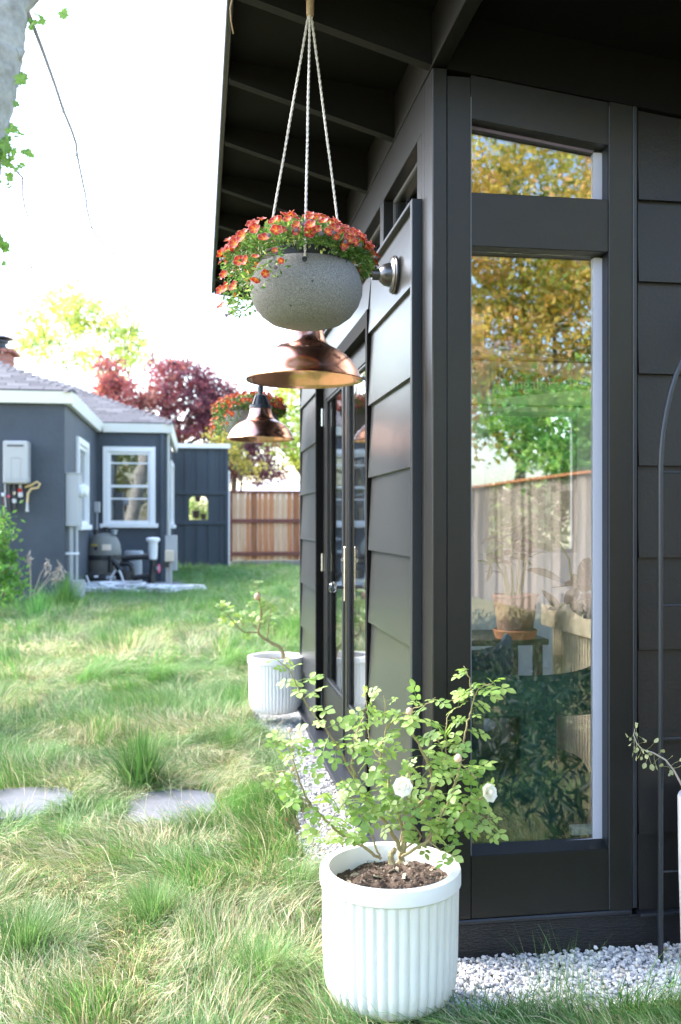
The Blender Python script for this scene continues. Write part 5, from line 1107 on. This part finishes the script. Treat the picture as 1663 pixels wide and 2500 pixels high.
cz = crop(0, 0, .3571); tg = [([(235, 195), (290, 340), (330, 450), (380, 590), (430, 745), (490, 890), (520, 980), (530, 1070), (560, 1220), (585, 1330), (595, 1430), (625, 1550), (675, 1630), (780, 1735), (830, 1870), (880, 1980), (920, 2120), (890, 2260), (870, 2350), (885, 2440)], .014, .0018), ([(430, 745), (420, 800), (430, 900), (418, 1050), (420, 1130), (455, 1230), (475, 1260)], .0035, .0015), ([(530, 1068), (470, 1060), (418, 1045), (270, 980)], .0035, .0014), ([(455, 1232), (430, 1255), (360, 1280)], .002, .001), ([(60, 1050), (70, 1130), (120, 1175), (155, 1215), (152, 1320), (170, 1410), (193, 1490), (225, 1570), (240, 1680), (245, 1760), (215, 1830), (180, 1900), (165, 1990)], .009, .0025), ([(193, 1492), (145, 1560), (115, 1660), (105, 1780)], .003, .0012), ([(70, 740), (110, 780), (150, 825), (195, 848)], .003, .0018), ([(30, 900), (60, 1000), (62, 1100)], .012, .008)]
for pts, r0, r1 in tg: L = len(pts); MB().tube([cz(x, y_, ZT+.1) for x, y_ in [pts[0]]+pts[1:]], [r0+(r1-r0)*(i/(L-1))**.7 for i in range(L)], 6).build('twig', M['twig'], pt, True)
rr = random.Random(8); sp_ = MB()
for i in range(70):
    pts = tg[0 if i < 46 else 4][0]; k = rr.randint(2, len(pts)-2); f_ = rr.random(); x = pts[k][0]+(pts[k+1][0]-pts[k][0])*f_; y_ = pts[k][1]+(pts[k+1][1]-pts[k][1])*f_; a_ = cz(x, y_, ZT+.1); d = Vector((rr.gauss(0, .5), rr.gauss(0, .5), rr.gauss(-.3, .6))).normalized()*rr.choice((.012, .02, .03, .09)); sp_.tube([a_, a_+d], [.0028, .0009], 4)
sp_.build('spurs', M['twig'], pt)['kind'] = 'stuff'
MB().tube([at(60, 20, ZT), cz(235, 195, ZT+.1)], [.03, .014], 6).build('twig', M['twig'], pt, True)
def maple_leaf():
    o = []; spec = [(0, .04), (28, .30), (50, .85), (68, .50), (88, .62), (110, .42), (132, .62), (150, .40), (170, .25)]
    pts = [(1.0*math.cos(0), 0)]; out = []
    ang = [(0, 1.0), (14, .62), (24, .66), (42, .92), (56, .50), (70, .54), (95, .70), (115, .36), (150, .30), (180, .05)]
    for a, r in ang: out.append((r*math.cos(R(a)), r*math.sin(R(a)), .08*math.sin(R(a*2.5))))
    lo = [(x, -y_, z) for x, y_, z in out[1:-1]][::-1]; ring = out+lo; n = len(ring)
    return MB().add([(0, 0, 0)]+ring, [(0, 1+i, 1+(i+1) % n) for i in range(n)]).mesh('leaf', M['planeleaf'])
M['planeleaf'] = mat('plane_leaf', (.15, .26, .06), .5, var=.3, vscale=6, transl=.5, tb=1.9)
ML = maple_leaf(); rr = random.Random(21)
for (x, y_, n, s_) in ((230, 110, 4, 55), (280, 130, 3, 38), (420, 90, 6, 40), (215, 165, 5, 35), (140, 560, 8, 60), (110, 715, 2, 30), (75, 870, 7, 30), (60, 950, 8, 38), (120, 915, 3, 22), (50, 1030, 8, 45), (165, 1035, 5, 30), (210, 1060, 2, 16), (200, 1105, 2, 18), (25, 1110, 8, 40), (140, 1140, 5, 30), (80, 1155, 3, 22), (20, 1240, 5, 40), (55, 1215, 2, 18), (20, 1680, 12, 45), (40, 1700, 8, 25), (10, 1800, 3, 14), (-60, 1650, 16, 60), (-60, 1000, 14, 90)):
    for _ in range(n):
        q = cz(x+rr.gauss(0, s_*.55), y_+rr.gauss(0, s_*.5), ZT-.05+rr.uniform(-.15, .15)); d = Vector((rr.gauss(.3, .7), rr.gauss(0, .6), rr.gauss(-.4, .5))).normalized(); nn = Vector((rr.gauss(0, .6), -1, rr.gauss(.3, .6))); nn = (nn-d*nn.dot(d)).normalized()
        place('leaf', ML, pt, q, Matrix((d, nn.cross(d), nn)).transposed().to_quaternion(), rr.uniform(.025, .055)*(s_/38)**.4)
# garden behind and beside the camera: seen in the window and lamp reflections
GO = [((.58, .47, .13), .4), ((.38, .40, .10), .35), ((.62, .42, .22), .2), ((.18, .25, .06), .05)]
tree('golden_tree', 'tall golden leaved tree mirrored in the left of the studio window', 'tree', (6.2, -11.5, 0), (6.0, -11.3, 2.6), [((5.0, -10.6, 4.0), (1.4, 1.3, 1.4)), ((6.3, -10.8, 5.4), (1.7, 1.4, 1.6)), ((4.4, -10.8, 6.3), (1.6, 1.3, 1.4)), ((5.6, -11, 7.8), (1.9, 1.4, 1.3)), ((7.2, -11, 3.6), (1.3, 1.2, 1.3))], 20000, .13, GO, seed=31, cl=.28, r0=.16)
tree('golden_tree', 'tall golden leaved tree mirrored in the right of the studio window', 'tree', (8.6, -9.0, 0), (8.3, -9, 2.4), [((7.8, -8.6, 4.4), (1.6, 1.3, 1.7)), ((8.6, -8.8, 6.6), (1.8, 1.4, 1.6)), ((6.9, -9.4, 6.0), (1.4, 1.2, 1.5)), ((9.4, -8.8, 4.6), (1.3, 1.2, 1.5)), ((7.6, -9.2, 8.6), (1.6, 1.3, 1.2))], 20000, .13, GO, seed=32, cl=.28, r0=.15)
tree('laurel_shrub', 'vivid green shrub mirrored above the fence in the studio window', 'shrub', (5.9, -8.0, 0), (5.8, -8.0, 1.2), [((5.4, -7.6, 2.6), (1.0, .9, .8)), ((6.1, -7.0, 2.8), (.9, .8, .9)), ((5.2, -8.6, 2.9), (.9, .8, .8))], 5000, .13, [((.13, .34, .09), .7), ((.24, .42, .11), .3)], seed=33, cl=.2, r0=.06)
tree('hedge_tree', 'dark evergreen standing behind the photographer, mirrored in the lamp shade', 'tree', (-3.5, -9, 0), (-3.4, -9, 2), [((-3.4, -9, 4), (2, 1.6, 2)), ((-1.2, -9.4, 3.4), (1.7, 1.5, 1.8)), ((1.4, -10, 3.6), (1.6, 1.4, 1.8))], 7000, .2, [((.12, .19, .05), .6), ((.25, .24, .07), .4)], seed=34, cl=.34, r0=.14)
sf = thing('grey_board_fence', 'weathered board fence mirrored low in the studio window', 'fence', (4.75, -6, 0)); gms = [MB().box((0, 0, 0), (.02, .135, 1.92), .003).mesh('board', m_) for m_ in (M['greywood'], mat('grey_board_dark', (.12, .095, .08), .85), mat('grey_board_pale', (.33, .275, .24), .85))]
y = -14.0
while y < 2.3: place('board', rr.choice(gms), sf, (4.75+rr.uniform(0, .03), y, .02)); y += .142
for z in (.4, 1.1, 1.75): box('rail', (4.771, -14, z), (4.81, 2.4, z+.09), M['greywood'], sf)
box('cap', (4.70, -14, 1.945), (4.84, 2.4, 1.98), M['redwood'][0], sf)
rgb_ = np.random.default_rng(77); nbd = 30000; kx = rgb_.uniform(1.0, 4.5, 420); ky = rgb_.uniform(-5.5, 2.3, 420); ii = rgb_.integers(0, 420, nbd)
Pb = np.stack([kx[ii], ky[ii], np.zeros(nbd)], 1)+rgb_.normal(size=(nbd, 3))*np.array([.12, .12, 0]); Pb[:, 2] = .04+np.abs(rgb_.normal(0, .11, nbd)); Cb = np.array([[.016, .045, .020], [.024, .058, .022], [.010, .032, .022]])[rgb_.integers(0, 3, nbd)]*rgb_.uniform(.7, 1.3, (nbd, 1))
kb = (Pb[:, 0]*CS-Pb[:, 1]*SN > .41*(Pb[:, 1]*CS+Pb[:, 0]*SN)+.12) & (Pb[:, 1] < 2.25) & (Pb[:, 0] > .75); Pb = Pb[kb]; Cb = Cb[kb]; nbd = len(Pb); Lb = rgb_.uniform(.05, .10, nbd)
vb, Fb, cb = leaf_cards(Pb, rgb_.normal(size=(nbd, 3))+np.array([0, 0, .8]), rgb_.normal(size=(nbd, 3)), Lb, Lb*.3, Cb)
tag(place('ground_cover', np_mesh('ground_cover', vb, Fb, M['leafy'], cb)), 'dark green flower bed mirrored low in the studio window', 'ground cover', kind='stuff')
# shrub seen through the rear window
tree('laurel_shrub', 'green shrub behind the studio, seen through its rear window', 'shrub', (3.3, 9.0, .2), (3.3, 9, .9), [((2.9, 9.0, 1.5), (.8, .6, .8)), ((3.7, 9.1, 1.7), (.8, .6, .8)), ((2.7, 9.2, 2.5), (.8, .5, .7)), ((3.6, 9.2, 2.7), (.8, .5, .7))], 7500, .11, [((.05, .13, .03), .6), ((.11, .19, .045), .4)], seed=35, cl=.2, r0=.05)
q = at(485, 1330, 24.4); tree('laurel_shrub', 'pale green shrub seen through the peephole of the board screen', 'shrub', (q.x, q.y, .3), at(485, 1300, 24.4), [bl(485, 1245, 24.4, .5, .4, .45)], 1500, .08, [((.24, .36, .12), .6), ((.36, .42, .18), .4)], seed=36, cl=.14, r0=.03)
# left bush and dry stalks by the house
q = at(-10, 1470, 10.5); tree('garden_bush', 'leafy green bush at the left edge by the slate wall', 'shrub', (q.x, q.y, .25), at(-5, 1400, 10.5), [bl(-5, 1290, 10.5, .18, .25, .20), bl(5, 1380, 10.5, .22, .3, .2), bl(0, 1430, 10.5, .30, .3, .14), bl(-30, 1330, 10.5, .25, .3, .3)], 1700, .075, [((.10, .24, .05), .6), ((.17, .32, .07), .4)], seed=40, cl=.09, r0=.02, asp=.4, tmat='greenstem')
dw = thing('dry_weed', 'dry brown flower stalks by the slate wall', 'weed', at(75, 1460, 10.8)); rr = random.Random(5)
for pts in (((75, 1460), (75, 1400), (72, 1360)), ((80, 1455), (100, 1400), (118, 1375)), ((85, 1455), (125, 1400), (148, 1388)), ((65, 1460), (40, 1410), (22, 1375)), ((60, 1455), (48, 1420), (42, 1400)), ((60, 1450), (30, 1400), (8, 1370)), ((90, 1450), (130, 1405), (138, 1395))):
    P = [at(x, y_, 10.8) for x, y_ in pts]; MB().tube(P, [.012, .009, .005] if pts[0][0] == 75 else [.006, .005, .003], 5).build('stalk', M['dry'], dw, True)
    sh_ = MB()
    for i in range(16):
        d = Vector((rr.gauss(0, .5), rr.gauss(0, .5), rr.gauss(-.4, .7))).normalized()*rr.uniform(.04, .10); b0 = P[-1]+Vector((rr.gauss(0, .012), rr.gauss(0, .012), rr.gauss(-.03, .04))); sh_.tube([b0, b0+d*.6, b0+d], [.005, .007, .002], 4)
    sh_.build('seed_head', M['dry'], dw)

# ------------------------------------------------------------------ grass
GREEN = np.array([[.11, .235, .06], [.16, .29, .09], [.08, .185, .055], [.23, .33, .14]]); STRAW = np.array([[.50, .45, .29], [.42, .37, .20], [.56, .52, .38]])
def blades(x, y, z, L, ang, lean, wd, C, rows=4):
    n = len(x); u = np.linspace(0, 1, rows)[None, :, None]; d = np.stack([np.cos(ang), np.sin(ang), np.zeros(n)], -1)[:, None]; s = np.stack([-np.sin(ang), np.cos(ang), np.zeros(n)], -1)[:, None]
    L = L[:, None, None]; ln = lean[:, None, None]; root = np.stack([x, y, z], -1)[:, None]
    hor = L*(ln*(.35*u+.65*u*u)); ver = L*(np.sqrt(np.clip(1-ln**2*.75, .06, 1))*u-.48*ln*ln*u*u*u)
    c = root+d*hor+np.array([0, 0, 1.0])*ver; w_ = wd[:, None, None]*(1-.9*u**1.6)*.5
    tw_ = RNG.uniform(-.9, .9, (n, 1, 1)); sd_ = s*np.cos(tw_)+np.array([0, 0, 1.0])*np.sin(tw_)
    V = np.stack([c-sd_*w_, c+sd_*w_], 2).reshape(n*rows*2, 3); i = (np.arange(n)*rows*2)[:, None, None]; k = (np.arange(rows-1)*2)[None, :, None]
    F = (i+k+np.array([0, 1, 3, 2])[None, None]).reshape(-1, 4)
    shade = np.ones((1, rows, 1)); CC = np.repeat((C[:, None]*shade), 2, 1).reshape(-1, 3) if False else np.repeat(C, rows*2, 0)
    return V, F, CC
def lawn():
    Vs, Fs, Cs = [], [], []; off = 0
    def zone(y0, y1, xl, xr, dens, wmul, Lmul, rows):
        nonlocal off
        A = (y1-y0)*(xr-xl); n = int(A*dens); x = RNG.uniform(xl, xr, n); y = RNG.uniform(y0, y1, n)
        z_ = y*CS+x*SN; lat = x*CS-y*SN; m = (lat > -.40*z_-.5) & (lat < .40*z_+.5)
        m &= gravel_mask(x, y) < RNG.uniform(.0, .35, n); m &= ~((x > CX-.02) & (y > CY-.02) & (y < END+.02)); m &= (x-POT.x)**2+(y-POT.y)**2 > .165**2; m &= (x-P2.x)**2+(y-P2.y)**2 > .16**2
        for s_, a, b in ((ST1, .185, .235), (ST2, .205, .215)): m &= ((abs(x-s_.x)/a)**3+(abs(y-s_.y)/b)**3) > 1+RNG.normal(0, .10, n)
        m &= ~((x < hx1) & (y > hy1-.05)) & ~((x < hx2) & (y > hy2-.05)) & ~((x > pad_x0) & (x < pad_x1) & (y > 13.88) & (y < 16.7)) & ~((y > 21.5) & (x < sx1)) & (y < 21.95)
        x, y = x[m], y[m]; n = len(x); tuft = vn(x, y, .28, 21); big = vn(x, y, .9, 22); dry = vn(x*.8, y*1.7, .55, 23)*.6+vn(x, y, 1.8, 24)*.4
        ang = 2*PI*(vn(x, y, .42, 25)*1.5)+RNG.normal(0, .5, n)+.6*np.sin(tuft*9); lean = np.clip(.80+.45*(big-.5)+.35*(.5-tuft)+RNG.normal(0, .14, n), .12, .97)
        up = sst(tuft, .62, .85); lean = lean*(1-.28*up)
        L = (.11+.09*big+.03*up)*RNG.uniform(.6, 1.25, n)*Lmul; pd = np.clip(sst(dry, .49, .70)*.48+.05-.30*up, .03, .5); far = sst(y, 7, 14); pd = pd*(1-.75*far)
        isdry = RNG.random(n) < pd; C = np.where(isdry[:, None], STRAW[RNG.integers(0, 3, n)], GREEN[RNG.integers(0, 4, n)])*RNG.uniform(.55, 1.35, (n, 1))
        C = np.where(((tuft > .7) & ~isdry)[:, None], C*np.array([.85, 1.0, .8]), C)
        wd = RNG.uniform(.0014, .0030, n)*wmul; V, F, CC = blades(x, y, gz(x, y)-.004, L, ang, lean, wd, C, rows); Vs.append(V); Fs.append(F+off); Cs.append(CC); off += len(V)
    zone(1.7, 3.4, -2.2, 1.7, 15000, 1.35, .85, 5); zone(3.4, 5.2, -2.9, .7, 10500, 1.35, .9, 4); zone(5.2, 8, -4.2, .8, 5200, 1.6, 1.05, 4); zone(8, 13, -5.5, 2, 2000, 2.5, 1.15, 3); zone(13, 22, -4, 6, 1000, 3.4, 1.2, 3)
    # upright clumps that stand out of the lawn
    for (px, py, n, L0, sp, tone, lo) in ((372, 2260, 900, .17, .10, 1.0, .55), (60, 2330, 1000, .18, .14, .85, .6), (560, 1830, 500, .16, .10, 1.0, .5), (150, 2060, 500, .13, .12, 1.05, .6), (640, 2400, 800, .15, .13, 1.05, .6), (1240, 2465, 420, .12, .09, 1.0, .5), (200, 1770, 420, .12, .12, .95, .55), (480, 2010, 300, .09, .10, 1.1, .6), (720, 2180, 600, .16, .10, 1.0, .6), (260, 1990, 350, .09, .06, 1.1, .5)):
        zz = (EYE-.06)*FOC/(py-1275); c = at(px, py, zz); r = np.abs(RNG.normal(0, sp, n)); a = RNG.uniform(0, 6.28, n); x = c.x+r*np.cos(a)*.6; y = c.y+r*np.sin(a)*.6
        m = (gravel_mask(x, y) < .6) & ((x-POT.x)**2+(y-POT.y)**2 > .165**2); x, y, r, a = x[m], y[m], r[m], a[m]; n = len(x)
        V, F, CC = blades(x, y, gz(x, y), .85*L0*RNG.uniform(.6, 1.25, n), a+RNG.normal(0, .5, n), np.clip(.42+r/sp*.25+RNG.normal(0, .14, n), .08, .95)*lo*1.5, RNG.uniform(.0018, .0034, n), GREEN[RNG.integers(0, 4, n)]*RNG.uniform(.8, 1.2, (n, 1))*tone, 5); Vs.append(V); Fs.append(F+off); Cs.append(CC); off += len(V)
    # long loose stems and the wispy blades along the gravel
    n = 260; x = RNG.uniform(-1.6, .5, n); y = RNG.uniform(2.2, 6.5, n); V, F, CC = blades(x, y, gz(x, y), RNG.uniform(.18, .34, n), RNG.uniform(0, 6.28, n), RNG.uniform(.2, .8, n), RNG.uniform(.0012, .0022, n), STRAW[RNG.integers(0, 3, n)]*1.1, 5); Vs.append(V); Fs.append(F+off); Cs.append(CC); off += len(V)
    n = 70; x = RNG.normal(1.0, .05, n); y = RNG.normal(2.50, .05, n); V, F, CC = blades(x, y, gz(x, y), RNG.uniform(.08, .24, n), RNG.uniform(0, 6.28, n), RNG.uniform(.1, .6, n), RNG.uniform(.0016, .0026, n), GREEN[RNG.integers(0, 4, n)]*1.1, 5); Vs.append(V); Fs.append(F+off); Cs.append(CC); off += len(V)
    n = 5000; x = RNG.uniform(-1.6, 1.8, n); y = RNG.uniform(-1, 1.7, n)
    V, F, CC = blades(x, y, gz(x, y), RNG.uniform(.1, .2, n), RNG.uniform(0, 6.28, n), RNG.uniform(.3, .9, n), np.full(n, .006), GREEN[RNG.integers(0, 4, n)], 3); Vs.append(V); Fs.append(F+off); Cs.append(CC)
    o = place('lawn_grass', np_mesh('lawn_grass', np.concatenate(Vs), np.concatenate(Fs), M['grass'], np.concatenate(Cs), True)); tag(o, 'long unmown lawn of green and straw coloured grass', 'grass', kind='stuff')
pad_x0, pad_x1 = at(200, 1460, 14.6).x, at(448, 1460, 15.2).x
lawn()
def tuft(c, n, L0, sp, label, tone=1.0, w_=(.003, .006), lean=.45):
    r = np.abs(RNG.normal(0, sp, n)); a = RNG.uniform(0, 6.28, n); x = c[0]+r*np.cos(a)*.5; y = c[1]+r*np.sin(a)*.5
    C = np.array([[.05, .13, .035], [.07, .17, .045], [.12, .22, .06]])[RNG.integers(0, 3, n)]*RNG.uniform(.8, 1.25, (n, 1))*tone
    V, F, CC = blades(x, y, gz(x, y)-.01, L0*RNG.uniform(.55, 1.15, n), a+RNG.normal(0, .35, n), np.clip(lean*r/sp+RNG.normal(.1, .12, n), .03, .95), RNG.uniform(*w_, n), C, 6)
    o = place('grass_tuft', np_mesh('grass_tuft', V, F, M['grass'], CC, True)); tag(o, label, 'grass tuft', 'upright grass tufts'); return o
c = at(345, 1928, 4.56); tuft(c, 900, .30, .15, 'dark green upright grass tuft behind the stepping stone')
c = at(160, 1465, 11.6); tuft(c, 420, .42, .22, 'broad green grass tuft at the foot of the meter panel', 1.35, (.006, .012), .35)
c = at(95, 1480, 10.4); tuft(c, 220, .40, .25, 'pale wispy grass tuft below the dry flower stalks', 2.2, (.004, .008), .3)

# fallen leaves and petals
n = 150; x = RNG.uniform(-1.7, 1.5, n); y = RNG.uniform(2.1, 6.5, n); k = ~((x > CX-.02) & (y > CY-.02)) & ((x-POT.x)**2+(y-POT.y)**2 > .04); x, y = x[k], y[k]; n = len(x)
P = np.stack([x, y, gz(x, y)+np.where(gravel_mask(x, y) > .5, .032, RNG.uniform(.03, .07, n))], 1); D = np.concatenate([RNG.normal(size=(n, 2)), RNG.normal(0, .25, (n, 1))], 1); L = RNG.uniform(.010, .028, n)
v, F, c = leaf_cards(P, D, np.array([[0, 0, 1.0]])+RNG.normal(0, .4, (n, 3)), L, L*.55, np.array([[.26, .15, .08], [.38, .26, .15], [.50, .38, .30], [.16, .09, .05]])[RNG.integers(0, 4, n)])
tag(place('fallen_leaves', np_mesh('fallen_leaves', v, F, M['foliage'], c)), 'small dry brown leaves scattered over the lawn and gravel', 'leaves', kind='stuff')
